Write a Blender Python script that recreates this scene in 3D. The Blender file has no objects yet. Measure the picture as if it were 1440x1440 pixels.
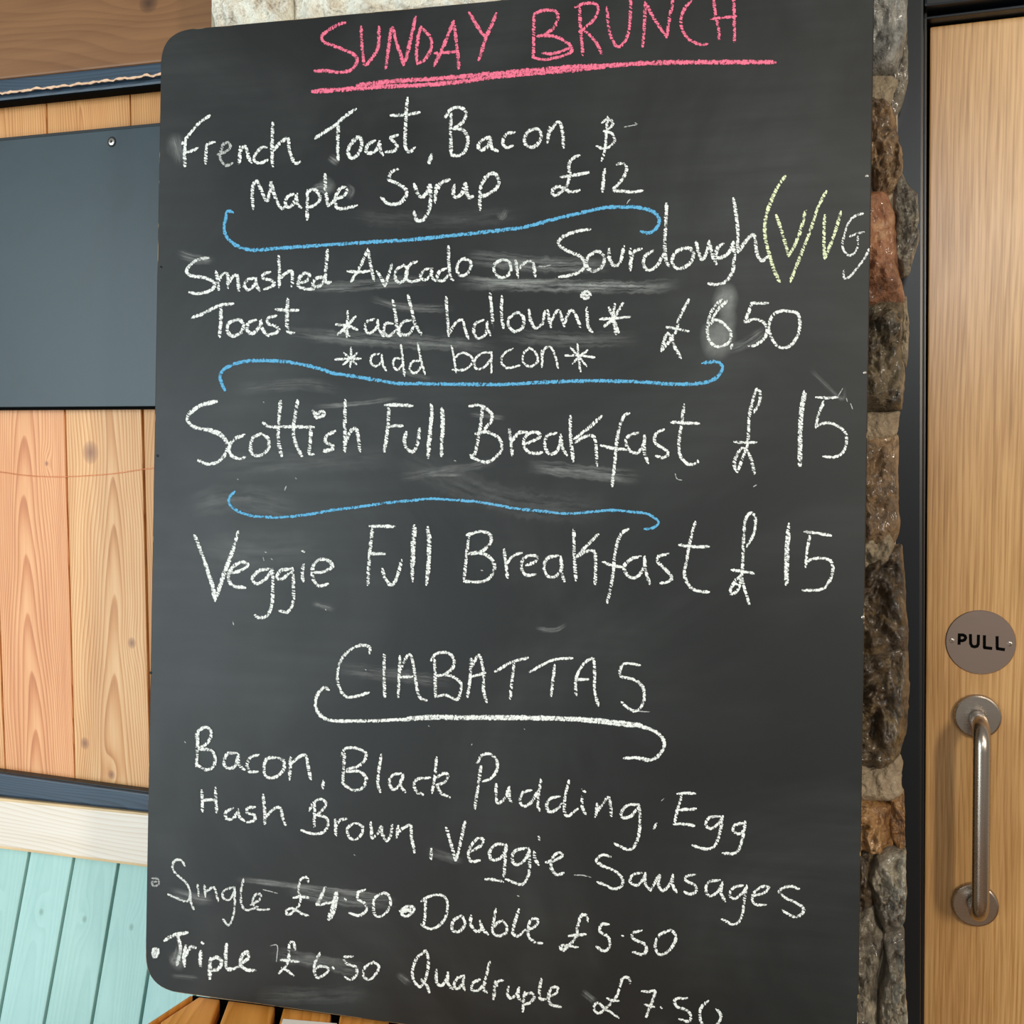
import bpy, bmesh, math, random
from mathutils import Vector, Matrix, noise
C = bpy.context.scene.collection
SC = bpy.context.scene
R = math.radians

# ------------------------------------------------------------ camera, world, lights, exposure
F, CX, CY = 1440.0, 720.0, 720.0
CAM_Z = 1.45
cam_data = bpy.data.cameras.new('camera')
cam = bpy.data.objects.new('camera', cam_data)
C.objects.link(cam)
cam_data.sensor_width = 36; cam_data.sensor_height = 36; cam_data.lens = 36 * F / 1440
cam_data.clip_start = 0.02
cam.location = (0, 0, CAM_Z)
cam.rotation_euler = (R(90 - 3.2), 0, R(18))
SC.camera = cam
MC = cam.rotation_euler.to_matrix()
ORG = Vector((0, 0, CAM_Z))

world = bpy.data.worlds.new('world'); SC.world = world; world.use_nodes = True
bg = world.node_tree.nodes['Background']
bg.inputs[0].default_value = (0.95, 0.88, 0.80, 1); bg.inputs[1].default_value = 0.30

def cam_pt(x, y, z):            # right, up, forward of the camera -> world
    return ORG + MC @ Vector((x, y, -z))
def area(name, pos, target, w, h, power, col):
    l = bpy.data.lights.new(name, 'AREA'); l.shape = 'RECTANGLE'; l.size = w; l.size_y = h
    l.energy = power; l.color = col
    o = bpy.data.objects.new(name, l); C.objects.link(o); o.location = pos
    o.rotation_euler = (Vector(target) - Vector(pos)).to_track_quat('-Z', 'Y').to_euler()
    return o
area('window_light_left', cam_pt(-2.6, -0.22, -0.70), cam_pt(0.3, -0.22, -0.70), 2.9, 2.25, 112, (0.80, 0.94, 1.0))
area('window_light_right', cam_pt(1.25, 0.45, -1.35), cam_pt(0.5, -0.1, 1.2), 0.20, 0.75, 34, (1.0, 0.88, 0.72))
area('window_light_rear', cam_pt(-0.40, 0.85, -3.1), cam_pt(0.5, 0.2, 1.2), 0.7, 0.6, 20, (0.92, 0.97, 1.0))
area('overhead_fill', (0.9, -0.9, 2.8), (0.2, 1.2, 0.9), 0.6, 0.6, 8, (1.0, 0.88, 0.72))  # added warm overhead fill, no known fitting behind it
SC.view_settings.view_transform = 'Standard'; SC.view_settings.look = 'None'
SC.view_settings.gamma = 1; SC.view_settings.use_curve_mapping = False
SC.view_settings.exposure = 0.0

# ------------------------------------------------------------ geometry helpers
def ray(u, v):
    return MC @ Vector(((u - CX) / F, -(v - CY) / F, -1.0))
class Plane:
    def __init__(s, p, n): s.p = Vector(p); s.n = Vector(n).normalized()
    def at(s, u, v, off=0.0):   # off: metres along the normal, towards the room
        d = ray(u, v); p0 = s.p + s.n * off
        return ORG + d * ((p0 - ORG).dot(s.n) / d.dot(s.n))
    def drop(s, u, v, off):     # foot of the pixel on the plane, then pushed along the normal
        return s.at(u, v) + s.n * off
def depth_pt(u, v, z): return ORG + ray(u, v) * z

WALL_Y = depth_pt(1380, 900, 1.22).y
WALL = Plane((0, WALL_Y, 0), (0, -1, 0))
def wplane(off): return Plane((0, WALL_Y - off, 0), (0, -1, 0))
hdir = MC @ Vector((-6360, 154, -1440)); vdir = MC @ Vector((0.0165, 1.0, 0.0)).normalized()
bn = hdir.cross(vdir).normalized()
if bn.dot(ray(720, 720)) > 0: bn = -bn
BOARD = Plane(depth_pt(720, 720, 1.18), bn)
PIER = Plane(BOARD.p - bn * 0.04, bn)

ORIG = {}
def origin_of(o): return ORIG.get(o.name, Vector((0, 0, 0)))
def tag(o, label=None, cat=None, group=None, kind=None):
    if label: o['label'] = label
    if cat: o['category'] = cat
    if group: o['group'] = group
    if kind: o['kind'] = kind
    return o
def empty(name, loc, parent=None):
    o = bpy.data.objects.new(name, None); C.objects.link(o); loc = Vector(loc)
    o.empty_display_size = 0.05
    o.location = loc - (origin_of(parent) if parent else Vector((0, 0, 0)))
    if parent: o.parent = parent
    ORIG[o.name] = loc
    return o
def mk(name, verts, faces, mats, parent=None, smooth=False, bevel=0.0, uvs=None, attrs=None, matidx=None, origin=None, fixn=True):
    verts = [Vector(v) for v in verts]
    if origin is None:
        lo = Vector([min(v[i] for v in verts) for i in range(3)]); hi = Vector([max(v[i] for v in verts) for i in range(3)])
        origin = Vector(((lo.x + hi.x) / 2, (lo.y + hi.y) / 2, lo.z))
    me = bpy.data.meshes.new(name)
    me.from_pydata([v - origin for v in verts], [], faces)
    if not isinstance(mats, (list, tuple)): mats = [mats]
    for m in mats: me.materials.append(m)
    if uvs:
        ul = me.uv_layers.new(name='UVMap')
        for l in me.loops: ul.data[l.index].uv = uvs[l.vertex_index]
    if attrs:
        for k, vals in attrs.items():
            a = me.attributes.new(k, 'FLOAT', 'POINT')
            a.data.foreach_set('value', vals)
    if matidx:
        me.polygons.foreach_set('material_index', matidx)
    if fixn:
        bm = bmesh.new(); bm.from_mesh(me); bmesh.ops.recalc_face_normals(bm, faces=bm.faces)
        if bevel > 0:
            bmesh.ops.bevel(bm, geom=bm.edges[:], offset=bevel, segments=2, affect='EDGES', profile=0.6, clamp_overlap=True)
        bm.to_mesh(me); bm.free()
    if smooth: me.polygons.foreach_set('use_smooth', [True] * len(me.polygons))
    o = bpy.data.objects.new(name, me); C.objects.link(o)
    ORIG[o.name] = origin
    o.location = origin - (origin_of(parent) if parent else Vector((0, 0, 0)))
    if parent: o.parent = parent
    return o
def prism(poly, dvec):          # polygon of points pushed by dvec
    n = len(poly); dvec = Vector(dvec)
    v = [Vector(p) for p in poly] + [Vector(p) + dvec for p in poly]
    f = [list(range(n)), list(range(2 * n - 1, n - 1, -1))]
    for i in range(n): f.append([i, i + n, (i + 1) % n + n, (i + 1) % n])
    return v, f
def quadbox(name, pl, px, thick, mat, parent=None, bevel=0.0015, off=0.0):  # front face from four pixels on plane pl
    poly = [pl.at(u, v, off) for u, v in px]
    v, f = prism(poly, -pl.n * thick)
    return mk(name, v, f, mat, parent, bevel=bevel)
def box(name, lo, hi, mat, parent=None, bevel=0.002):
    (x0, y0, z0), (x1, y1, z1) = lo, hi
    v, f = prism([(x0, y0, z0), (x1, y0, z0), (x1, y0, z1), (x0, y0, z1)], (0, y1 - y0, 0))
    return mk(name, v, f, mat, parent, bevel=bevel)
def merge(parts):
    V, Fc = [], []
    for v, f in parts:
        k = len(V); V += list(v); Fc += [[i + k for i in q] for q in f]
    return V, Fc
def lathe(prof, centre, axis, seg=48, up=None):   # prof: (radius, distance along axis)
    axis = Vector(axis).normalized(); t = axis.orthogonal().normalized(); b = axis.cross(t)
    V, Fc = [], []
    for r, h in prof:
        for i in range(seg):
            a = 2 * math.pi * i / seg
            V.append(Vector(centre) + axis * h + (t * math.cos(a) + b * math.sin(a)) * max(r, 1e-5))
    for k in range(len(prof) - 1):
        for i in range(seg):
            j = (i + 1) % seg
            Fc.append([k * seg + i, k * seg + j, (k + 1) * seg + j, (k + 1) * seg + i])
    Fc.append(list(range(seg))); Fc.append(list(range((len(prof) - 1) * seg, len(prof) * seg)))
    return V, Fc
def tube(pts, r, seg=16, rfun=None):
    pts = [Vector(p) for p in pts]; V, Fc = [], []
    ref = Vector((1, 0.01, 0)) if abs((pts[-1] - pts[0]).normalized().x) < 0.8 else Vector((0, 0.01, 1))
    for k, p in enumerate(pts):
        d = (pts[min(k + 1, len(pts) - 1)] - pts[max(k - 1, 0)]).normalized()
        s = d.cross(ref).normalized(); t = s.cross(d)
        rr = rfun(k) if rfun else r
        for i in range(seg):
            a = 2 * math.pi * i / seg; V.append(p + (s * math.cos(a) + t * math.sin(a)) * rr)
    for k in range(len(pts) - 1):
        for i in range(seg):
            j = (i + 1) % seg; Fc.append([k * seg + i, k * seg + j, (k + 1) * seg + j, (k + 1) * seg + i])
    Fc.append(list(range(seg))); Fc.append(list(range((len(pts) - 1) * seg, len(pts) * seg)))
    return V, Fc
def catmull(P, step=1.6):
    P = [Vector((p[0], p[1])) for p in P]
    if len(P) == 1: P = [P[0] + Vector((-0.4, -0.5)), P[0] + Vector((0.4, 0.5))]
    Q = [P[0] * 2 - P[1]] + P + [P[-1] * 2 - P[-2]]
    out = []
    for i in range(1, len(Q) - 2):
        a, b, c, d = Q[i - 1:i + 3]
        n = max(2, int((c - b).length / step))
        for k in range(n):
            t = k / n
            out.append(0.5 * ((2 * b) + (c - a) * t + (2 * a - 5 * b + 4 * c - d) * t * t + (3 * b - a - 3 * c + d) * t ** 3))
    out.append(P[-1])
    return out

# ------------------------------------------------------------ material helpers
def lin(h):
    if isinstance(h, str):
        h = h.lstrip('#'); h = [int(h[i:i + 2], 16) / 255 for i in (0, 2, 4)]
    return tuple((c / 12.92 if c <= 0.04045 else ((c + 0.055) / 1.055) ** 2.4) for c in h) + (1.0,)
class M:
    def __init__(s, name):
        s.m = bpy.data.materials.new(name); s.m.use_nodes = True
        s.t = s.m.node_tree; s.b = s.t.nodes['Principled BSDF']; s.out = s.t.nodes['Material Output']
    def node(s, typ, **kw):
        n = s.t.nodes.new(typ)
        for k, v in kw.items(): setattr(n, k, v)
        return n
    def put(s, sock, v):
        if hasattr(v, 'node'): s.t.links.new(v, sock)
        elif v is not None:
            try: sock.default_value = v
            except Exception: sock.default_value = (v, v, v)
    def math(s, op, a, b=0.0, c=None, clamp=False):
        n = s.node('ShaderNodeMath', operation=op, use_clamp=clamp)
        s.put(n.inputs[0], a); s.put(n.inputs[1], b)
        if c is not None: s.put(n.inputs[2], c)
        return n.outputs[0]
    def sep(s, v):
        n = s.node('ShaderNodeSeparateXYZ'); s.put(n.inputs[0], v); return n.outputs
    def comb(s, x, y, z):
        n = s.node('ShaderNodeCombineXYZ'); s.put(n.inputs[0], x); s.put(n.inputs[1], y); s.put(n.inputs[2], z); return n.outputs[0]
    def noise(s, vec, scale=5.0, detail=3.0, rough=0.5, dist=0.0):
        n = s.node('ShaderNodeTexNoise'); s.put(n.inputs['Vector'], vec)
        s.put(n.inputs['Scale'], scale); s.put(n.inputs['Detail'], detail); s.put(n.inputs['Roughness'], rough); s.put(n.inputs['Distortion'], dist)
        return n.outputs[0]
    def ramp(s, fac, stops, interp='LINEAR'):
        n = s.node('ShaderNodeValToRGB'); s.put(n.inputs[0], fac); e = n.color_ramp.elements
        n.color_ramp.interpolation = interp
        while len(e) < len(stops): e.new(0.5)
        for k, (p, c) in enumerate(stops):
            e[k].position = p
            e[k].color = c if isinstance(c, tuple) else lin(c) if isinstance(c, str) else (c, c, c, 1)
        return n.outputs[0]
    def mix(s, f, a, b, blend='MIX'):
        n = s.node('ShaderNodeMix', data_type='RGBA', blend_type=blend)
        s.put(n.inputs[0], f); s.put(n.inputs[6], a); s.put(n.inputs[7], b); return n.outputs[2]
    def obj(s): return s.node('ShaderNodeTexCoord').outputs['Object']
    def rnd(s): return s.node('ShaderNodeObjectInfo').outputs['Random']
    def attr(s, n): return s.node('ShaderNodeAttribute', attribute_name=n).outputs['Fac']
    def bump(s, h, strength=0.3, dist=0.001):
        n = s.node('ShaderNodeBump'); s.put(n.inputs['Height'], h); n.inputs['Strength'].default_value = strength; n.inputs['Distance'].default_value = dist
        s.t.links.new(n.outputs[0], s.b.inputs['Normal'])
    def set(s, color=None, rough=None, metal=None, spec=None, coat=None, coat_rough=None):
        b = s.b
        for k, v in (('Base Color', color), ('Roughness', rough), ('Metallic', metal), ('Specular IOR Level', spec), ('Coat Weight', coat), ('Coat Roughness', coat_rough)):
            if v is not None: s.put(b.inputs[k], v)
        return s.m
def plain(name, col, rough=0.5, metal=0.0, var=0.12, scale=12, spec=0.5, bump=0.0):
    m = M(name); n = m.noise(m.obj(), scale, 4, 0.6)
    c = lin(col); lo = tuple(x * (1 - var) for x in c[:3]) + (1,); hi = tuple(min(1, x * (1 + var)) for x in c[:3]) + (1,)
    m.set(m.ramp(n, [(0.3, lo), (0.7, hi)]), rough, metal, spec)
    if bump: m.bump(m.noise(m.obj(), scale * 20, 3), bump)
    return m.m
def wood(name, light, mid, dark, axis='z', rough=0.45, ring=260.0, slope=0.05, fine=0.35, knots=(), spec=0.4, knot_col='#8a5a44', tint=0.12, streak=1.0, wobble=0.01, rot=0.0, coat=0.0):
    m = M(name)
    vr = m.node('ShaderNodeVectorRotate', rotation_type='Z_AXIS'); m.put(vr.inputs['Vector'], m.obj()); vr.inputs['Angle'].default_value = rot
    x, y, z = m.sep(vr.outputs[0])
    along, across, third = {'z': (z, x, y), 'x': (x, z, y), 'y': (y, x, z)}[axis]
    r = m.rnd(); r10 = m.math('MULTIPLY', r, 37.0)
    # growth rings of a trunk cut nearly along its length
    v_low = m.comb(m.math('MULTIPLY', across, 6.0), r10, m.math('MULTIPLY', along, 1.6))
    wob = m.math('MULTIPLY', m.math('SUBTRACT', m.noise(v_low, 1.0, 2.0, 0.5), 0.5), wobble * 8)
    cx = m.math('MULTIPLY', m.math('SUBTRACT', m.math('FRACT', m.math('MULTIPLY', r, 7.3)), 0.5), 0.05)
    dx = m.math('ADD', m.math('SUBTRACT', across, cx), wob)
    cut = m.math('MULTIPLY_ADD', along, slope, m.math('MULTIPLY_ADD', r, 0.03, 0.004))
    dist = m.math('SQRT', m.math('ADD', m.math('MULTIPLY', dx, dx), m.math('MULTIPLY', cut, cut)))
    ringpos = m.math('MULTIPLY', dist, ring)
    kmask = None
    for (kx, kz, kr) in knots:
        ax = m.math('SUBTRACT', across, kx); az = m.math('MULTIPLY', m.math('SUBTRACT', along, kz), 0.45)
        d = m.math('SQRT', m.math('ADD', m.math('MULTIPLY', ax, ax), m.math('MULTIPLY', az, az)))
        g = m.math('EXPONENT', m.math('MULTIPLY', m.math('MULTIPLY', d, d), -1.0 / (2 * (kr * 1.7) ** 2)))
        ringpos = m.math('MULTIPLY_ADD', g, 1.8, ringpos)
        az2 = m.math('SUBTRACT', along, kz)
        d2 = m.math('SQRT', m.math('ADD', m.math('MULTIPLY', ax, ax), m.math('MULTIPLY', m.math('MULTIPLY', az2, az2), 0.7)))
        k = m.math('SUBTRACT', 1.0, m.math('DIVIDE', d2, kr), clamp=True)
        kmask = k if kmask is None else m.math('MAXIMUM', kmask, k)
    fr = m.math('FRACT', ringpos)
    rg = m.math('POWER', fr, 2.2)
    rg = m.math('MULTIPLY', rg, m.math('SUBTRACT', 1.0, m.math('POWER', fr, 18.0)))
    v_f = m.comb(m.math('MULTIPLY', across, 420.0), m.math('ADD', m.math('MULTIPLY', third, 300.0), r10), m.math('MULTIPLY', along, 9.0))
    fi = m.noise(v_f, 1.0, 3.0, 0.6)
    v_m = m.comb(m.math('MULTIPLY', across, 45.0), r10, m.math('MULTIPLY', along, 3.0))
    me = m.noise(v_m, 1.0, 3.0, 0.55)
    fac = m.math('ADD', m.math('MULTIPLY', rg, 0.72 * streak), m.math('MULTIPLY', m.math('SUBTRACT', fi, 0.5), fine))
    fac = m.math('ADD', fac, m.math('MULTIPLY', m.math('SUBTRACT', me, 0.35), 0.7), clamp=True)
    col = m.ramp(fac, [(0.0, light), (0.45, mid), (1.0, dark)])
    tn = m.math('MULTIPLY_ADD', m.math('FRACT', m.math('MULTIPLY', r, 13.7)), tint * 2, 1 - tint)
    col = m.mix(1.0, col, m.comb(tn, tn, m.math('POWER', tn, 1.5)), 'MULTIPLY')
    if kmask is not None:
        col = m.mix(m.math('MULTIPLY', m.math('POWER', kmask, 0.6), 0.9, clamp=True), col, lin(knot_col))
    m.set(col, m.math('MULTIPLY_ADD', fi, 0.15, rough - 0.07), 0.0, spec, coat, 0.28)
    m.bump(fi, 0.12, 0.0004)
    return m.m
MAT = {}
MAT['pine1'] = wood('pine_one', '#e4ab76', '#cb8654', '#9a542b', knots=[(0.034, 0.52, 0.004)], slope=0.035, ring=300, fine=0.5)
MAT['pine2'] = wood('pine_two', '#e8bb86', '#d0945a', '#9c5c2c', slope=0.03, knots=[(-0.026, 0.540, 0.016), (0.044, 0.243, 0.008), (-0.050, 0.076, 0.009), (0.000, 0.030, 0.007)], ring=270, fine=0.45)
MAT['pine'] = wood('pine_plain', '#e2ab70', '#cf9055', '#975728', ring=260, fine=0.45)
MAT['gap'] = plain('dark_brown_backing', '#4a2410', 0.8)
MAT['beam'] = wood('stained_beam', '#8f6540', '#7c5433', '#4a2e1a', axis='x', rough=0.5, slope=0.02, ring=55, fine=0.35, knots=[(0.088, 0.385, 0.014)], knot_col='#3c2415', wobble=0.03, streak=0.45)
MAT['navy'] = wood('dark_blue_grey_paint', '#364a5c', '#2d3e4e', '#1a232c', axis='x', rough=0.42, ring=300, fine=0.3, tint=0.02)
MAT['cream'] = wood('whitewashed_wood', '#f0e8dd', '#e8dccd', '#cdbaa6', axis='x', rough=0.5, ring=150, fine=0.2, tint=0.02)
MAT['cream_edge'] = plain('pale_wood_edge', '#d9bd92', 0.6)
MAT['teal'] = wood('teal_stained_wood', '#a9d0cb', '#9cc5c0', '#7fa9a2', rough=0.5, ring=230, fine=0.35, slope=0.03, knots=[(0.008, 0.70, 0.005)], knot_col='#7c9c92', tint=0.04, streak=0.5, wobble=0.006)
MAT['tealgap'] = plain('green_gap', '#1d3026', 0.8)
MAT['amber'] = wood('amber_slat', '#eaa653', '#cd8838', '#9c5d20', axis='y', rough=0.3, ring=120, fine=0.3, tint=0.22, rot=-R(22.4), streak=0.6)
MAT['black'] = plain('black_gap', '#070707', 0.9, spec=0.05)
MAT['blackedge'] = plain('near_black_edge', '#15171a', 0.5)
MAT['oak'] = wood('oak_veneer', '#c89e68', '#a67b45', '#60401f', rough=0.32, ring=160, slope=0.012, fine=1.35, streak=0.45, spec=0.6, tint=0.0, wobble=0.006, coat=0.45)
MAT['frame'] = plain('charcoal_frame_paint', '#12181e', 0.33, var=0.05, spec=0.4)
MAT['copper'] = plain('copper_wire', '#d98a5c', 0.35, 0.6)
MAT['string'] = plain('pale_string', '#e8c3a4', 0.7)
MAT['paper'] = plain('white_paper', '#fbf6ec', 0.7, var=0.01)
MAT['plaster'] = plain('plaster', '#cfc6b6', 0.8, var=0.06, bump=0.3)
MAT['floor'] = wood('floor_boards', '#8d6b4a', '#7a5a3c', '#553b26', axis='y', rough=0.4)
MAT['mortar'] = plain('lime_mortar', '#a89b84', 0.8, var=0.25, scale=60, bump=0.6)
MAT['screw'] = plain('steel_screw', '#b8b4ac', 0.3, 1.0)
MAT['darkscrew'] = plain('dark_screw', '#0e0e0e', 0.35, 0.3)

def brushed(name, col, rough):
    m = M(name); x, y, z = m.sep(m.obj())
    n = m.noise(m.comb(m.math('MULTIPLY', x, 40), m.math('MULTIPLY', y, 40), m.math('MULTIPLY', z, 900)), 1.0, 2, 0.5)
    return m.set(lin(col), m.math('MULTIPLY_ADD', n, 0.06, rough - 0.03), 1.0)
MAT['steel'] = brushed('satin_steel', '#b3aaa0', 0.27)
MAT['plate'] = brushed('satin_plate', '#bda99c', 0.24)

# chalkboard surface
m = M('chalkboard_paint'); P = m.obj()
n1 = m.noise(P, 3.0, 5, 0.6, 0.8); x, y, z = m.sep(P)
st = m.noise(m.comb(m.math('MULTIPLY', x, 5), m.math('MULTIPLY', y, 5), m.math('MULTIPLY', z, 60)), 1.0, 4, 0.6)
dust = m.math('MULTIPLY', m.math('SUBTRACT', n1, 0.42), m.math('MULTIPLY', st, 1.6), clamp=True)
m.set(m.mix(m.math('MULTIPLY', dust, 0.30), lin('#181b1b'), lin('#8d9494')), m.math('MULTIPLY_ADD', m.noise(P, 14, 4), 0.10, 0.42), 0.0, 0.38)
m.bump(m.noise(P, 900, 2), 0.10, 0.0003)
MAT['board'] = m.m
m = M('blank_board_paint'); P = m.obj()
n1 = m.noise(P, 6.0, 5, 0.6, 0.8)
m.set(m.ramp(n1, [(0.3, '#2a383e'), (0.7, '#35454c')]), m.math('MULTIPLY_ADD', n1, 0.1, 0.36), 0.0, 0.44)
m.bump(m.noise(P, 60, 3), 0.05, 0.0005)
MAT['blank'] = m.m
m = M('worn_board_edge'); P = m.obj()
m.set(m.mix(m.ramp(m.math('MULTIPLY_ADD', m.math('LESS_THAN', m.sep(P)[2], 0.10), 0.13, m.noise(P, 22, 4, 0.7)), [(0.56, 0.0), (0.61, 1.0)]), lin('#23211e'), lin('#a8906c')), 0.6)
MAT['worn'] = m.m

def chalk(name, col, dim=1.0):
    m = M(name); uv = m.node('ShaderNodeUVMap').outputs[0]; u, v, _ = m.sep(uv)
    dens, chat = m.attr('dens'), m.attr('chat')
    P = m.obj()
    grain = m.noise(P, 1300, 2, 0.6)
    blot = m.noise(P, 330, 2, 0.6)
    stripe = m.noise(m.comb(m.math('MULTIPLY_ADD', v, 0.5, m.math('MULTIPLY', u, 0.62)), m.math('MULTIPLY', v, 0.35), m.math('MULTIPLY', u, 0.02)), 1.0, 2, 0.5)
    av = m.math('ABSOLUTE', v)
    edge = m.math('SUBTRACT', 1.0, m.math('POWER', av, 3.0))
    a = m.math('MULTIPLY_ADD', m.math('SUBTRACT', grain, 0.5), 2.6, edge)
    a = m.math('MULTIPLY_ADD', m.math('SUBTRACT', blot, 0.5), 3.0, a)
    a = m.math('MULTIPLY_ADD', m.math('SUBTRACT', stripe, 0.5), m.math('MULTIPLY_ADD', chat, 26.0, 1.0), a)
    a = m.math('SUBTRACT', a, m.math('MULTIPLY', chat, 0.15))
    a = m.math('MULTIPLY', m.math('SUBTRACT', a, 0.26), 1.7, clamp=True)
    a = m.math('MULTIPLY', a, dens, clamp=True)
    m.set(lin(col), 0.95, 0, 0.1)
    m.put(m.b.inputs['Alpha'], a)
    return m.m
MAT['white'] = chalk('white_chalk', '#e6ebe8')
MAT['pink'] = chalk('pink_chalk', '#ea7692')
MAT['blue'] = chalk('blue_chalk', '#62acd6')
MAT['lime'] = chalk('lime_chalk', '#dfe8c0')
m = M('chalk_dust'); uv = m.node('ShaderNodeUVMap').outputs[0]; u, v, _ = m.sep(uv)
dens = m.attr('dens')
sn = m.noise(m.comb(m.math('MULTIPLY', u, 0.02), m.math('MULTIPLY', v, 3.2), m.math('MULTIPLY', m.attr('chat'), 50)), 1.0, 4, 0.65)
gr = m.noise(m.obj(), 120, 3, 0.6)
av = m.math('ABSOLUTE', v)
e = m.math('SUBTRACT', 1.0, m.math('MULTIPLY', av, av), clamp=True)
a = m.math('MULTIPLY', m.math('MULTIPLY', m.math('MULTIPLY', m.math('SUBTRACT', sn, 0.36, clamp=True), 3.0), e), m.math('MULTIPLY', m.math('ADD', gr, 0.3), dens), clamp=True)
m.set(lin('#c8cdcb'), 0.95, 0, 0.1); m.put(m.b.inputs['Alpha'], a)
MAT['dust'] = m.m
m = M('chalk_haze'); P = m.obj()
a = m.math('MULTIPLY', m.attr('dens'), m.math('MULTIPLY_ADD', m.noise(P, 90, 4, 0.65), 1.4, 0.0), clamp=True)
m.set(lin('#aeb3b0'), 0.95, 0, 0.1); m.put(m.b.inputs['Alpha'], a)
MAT['haze'] = m.m

# ------------------------------------------------------------ setting: floor and walls
XL = wplane(0).at(-420, 700).x
floor = box('floor', (-3.0, -1.6, -0.06), (2.6, 1.9, 0.0), MAT['floor'], bevel=0); tag(floor, kind='structure')
pier_l = PIER.at(294, 700); pier_r = PIER.at(1268, 700)

wall_left = box('wall_left', (XL - 1.0, WALL_Y + 0.02, 0.0), (pier_l.x + 0.02, WALL_Y + 0.12, 2.6), MAT['gap'], bevel=0); tag(wall_left, kind='structure')
W = wplane(0)
def xline(p, q):                # pixel line x as a function of y
    return lambda y: p[0] + (q[0] - p[0]) * (y - p[1]) / (q[1] - p[1])
def yline(p, q):
    return lambda x: p[1] + (q[1] - p[1]) * (x - p[0]) / (q[0] - p[0])
def plank_between(name, pl, xa, xb, ya, yb, thick, mat, parent, gap=1.2, off=0.0):
    def corner(xf, yf, dx):
        x = xf(yf(100)); 
        for _ in range(4): x = xf(yf(x))
        return (x + dx, yf(x))
    px = [corner(xa, ya, gap), corner(xb, ya, -gap), corner(xb, yb, -gap), corner(xa, yb, gap)]
    return quadbox(name, pl, px, thick, mat, parent, 0.0016, off)
# lower planks (below the blank board)
ja = [xline((-228, 577), (-196, 1094)), xline((-118, 577), (-92, 1094)), xline((-12, 577), (7.5, 1094)), xline((91, 577), (105, 1094)),
      xline((199.5, 577), (211.5, 1094)), xline((303, 577), (311, 1094)), xline((400, 577), (404, 1094))]
ytop = yline((0, 560), (220, 557)); ybot = yline((0, 1092), (204, 1121))
mats = [MAT['pine1'], MAT['pine2'], MAT['pine1'], MAT['pine2'], MAT['pine'], MAT['pine']]
for k in range(6):
    plank_between('plank', W, ja[k], ja[k + 1], ytop, ybot, 0.016, mats[k], wall_left, gap=(1.0 if k != 3 else 1.0) + (1.2 if k == 4 else 0))
# upper planks between trim and blank board
ju = [xline((-275, 150), (-275, 200)), xline((-168, 150), (-168, 200)), xline((-55, 150), (-55, 200)), xline((65, 140), (66, 200)), xline((183, 140), (184, 200)), xline((300, 140), (301, 200)), xline((410, 140), (411, 200))]
yt2 = yline((0, 130), (225, 104)); yb2 = yline((0, 215), (223, 195))
for k in range(6):
    plank_between('plank', W, ju[k], ju[k + 1], yt2, yb2, 0.016, MAT['pine'], wall_left, gap=0.8)

def rail(name, pl, y0, y1, thick, mat, parent=None, xr=(-420, 335), bevel=0.002, off=0.0):
    a, b = xr
    return quadbox(name, pl, [(a, y0(a)), (b, y0(b)), (b, y1(b)), (a, y1(a))], thick, mat, parent, bevel, off)
# timber beam across the top
beamY = wplane(0.042)
beam = rail('timber_beam', beamY, yline((0, -190), (225, -222)), yline((0, 111), (225, 87)), 0.040, MAT['beam'], bevel=0.003, xr=(-420, 330))
tag(beam, 'thick brown stained timber beam across the top of the plank wall', 'beam')
# dark trim under the beam: flat upper fillet and lower moulding
t1 = rail('trim_1', wplane(0.039), yline((0, 111), (225, 87)), yline((0, 131), (225, 106)), 0.037, MAT['navy'], bevel=0.003)
tag(t1, kind='structure')
t1b = rail('moulding', wplane(0.030), yline((0, 132), (225, 107)), yline((0, 142), (225, 118)), 0.028, MAT['navy'], t1, bevel=0.004)
rail('painted_shade_strip', wplane(0.031), yline((0, 141.5), (225, 117.5)), yline((0, 145), (225, 121)), 0.020, MAT['black'], t1, bevel=0)  # black strip painting in the shade under the moulding
# twisted string lying along the moulding
rs = random.Random(3)
pts = [wplane(0.041).at(x, 131.5 - x * 27.0 / 226 + rs.uniform(-0.9, 0.9) + 0.7 * math.sin(x * 0.21)) for x in range(-300, 284, 4)]
sv, sf = merge([tube(pts, 0.0012, 8, rfun=lambda k: 0.0016 + 0.0011 * noise.noise(Vector((k * 0.37, 0, 0)))),
                tube([p + Vector((0, -0.001, 0.0014 * math.sin(i * 1.3))) for i, p in enumerate(pts)], 0.001, 6)])
tag(mk('cord', sv, sf, MAT['string'], smooth=True), 'pale peach twisted cord tacked along the dark trim under the beam', 'cord')

# blank chalkboard on the planks
bl = empty('blank_chalkboard', W.at(0, 572))
pw = wplane(0.018)
quadbox('panel', pw, [(-300, 226), (262, 172.5), (258, 571.0), (-300, 574.5)], 0.0165, MAT['blank'], bl, 0.0012)
quadbox('top_shade_line', wplane(0.0165), [(-300, 222.5), (262, 169.2), (262, 172.6), (-300, 226)], 0.015, MAT['blackedge'], bl, 0.0004)  # dark line painting in the shadowed gap above the panel
quadbox('bottom_shade_strip', wplane(0.0165), [(-300, 575), (258, 571.5), (258, 575), (-300, 578.5)], 0.015, MAT['black'], bl, 0.0006)  # black strip painting in the panel's shaded underside
c = wplane(0.018).at(157.3, 199.5)
v, f = lathe([(0.0052, 0), (0.005, 0.0012), (0.0022, 0.0016), (0.0012, 0.0006)], c, (0, -1, 0), 24)
s = mk('screw_cap', v, f, MAT['screw'], bl, smooth=False)
v, f = lathe([(0.0078, 0), (0.0074, 0.0007)], c, (0, -1, 0), 24)
mk('washer', v, f, MAT['darkscrew'], bl)
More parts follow.
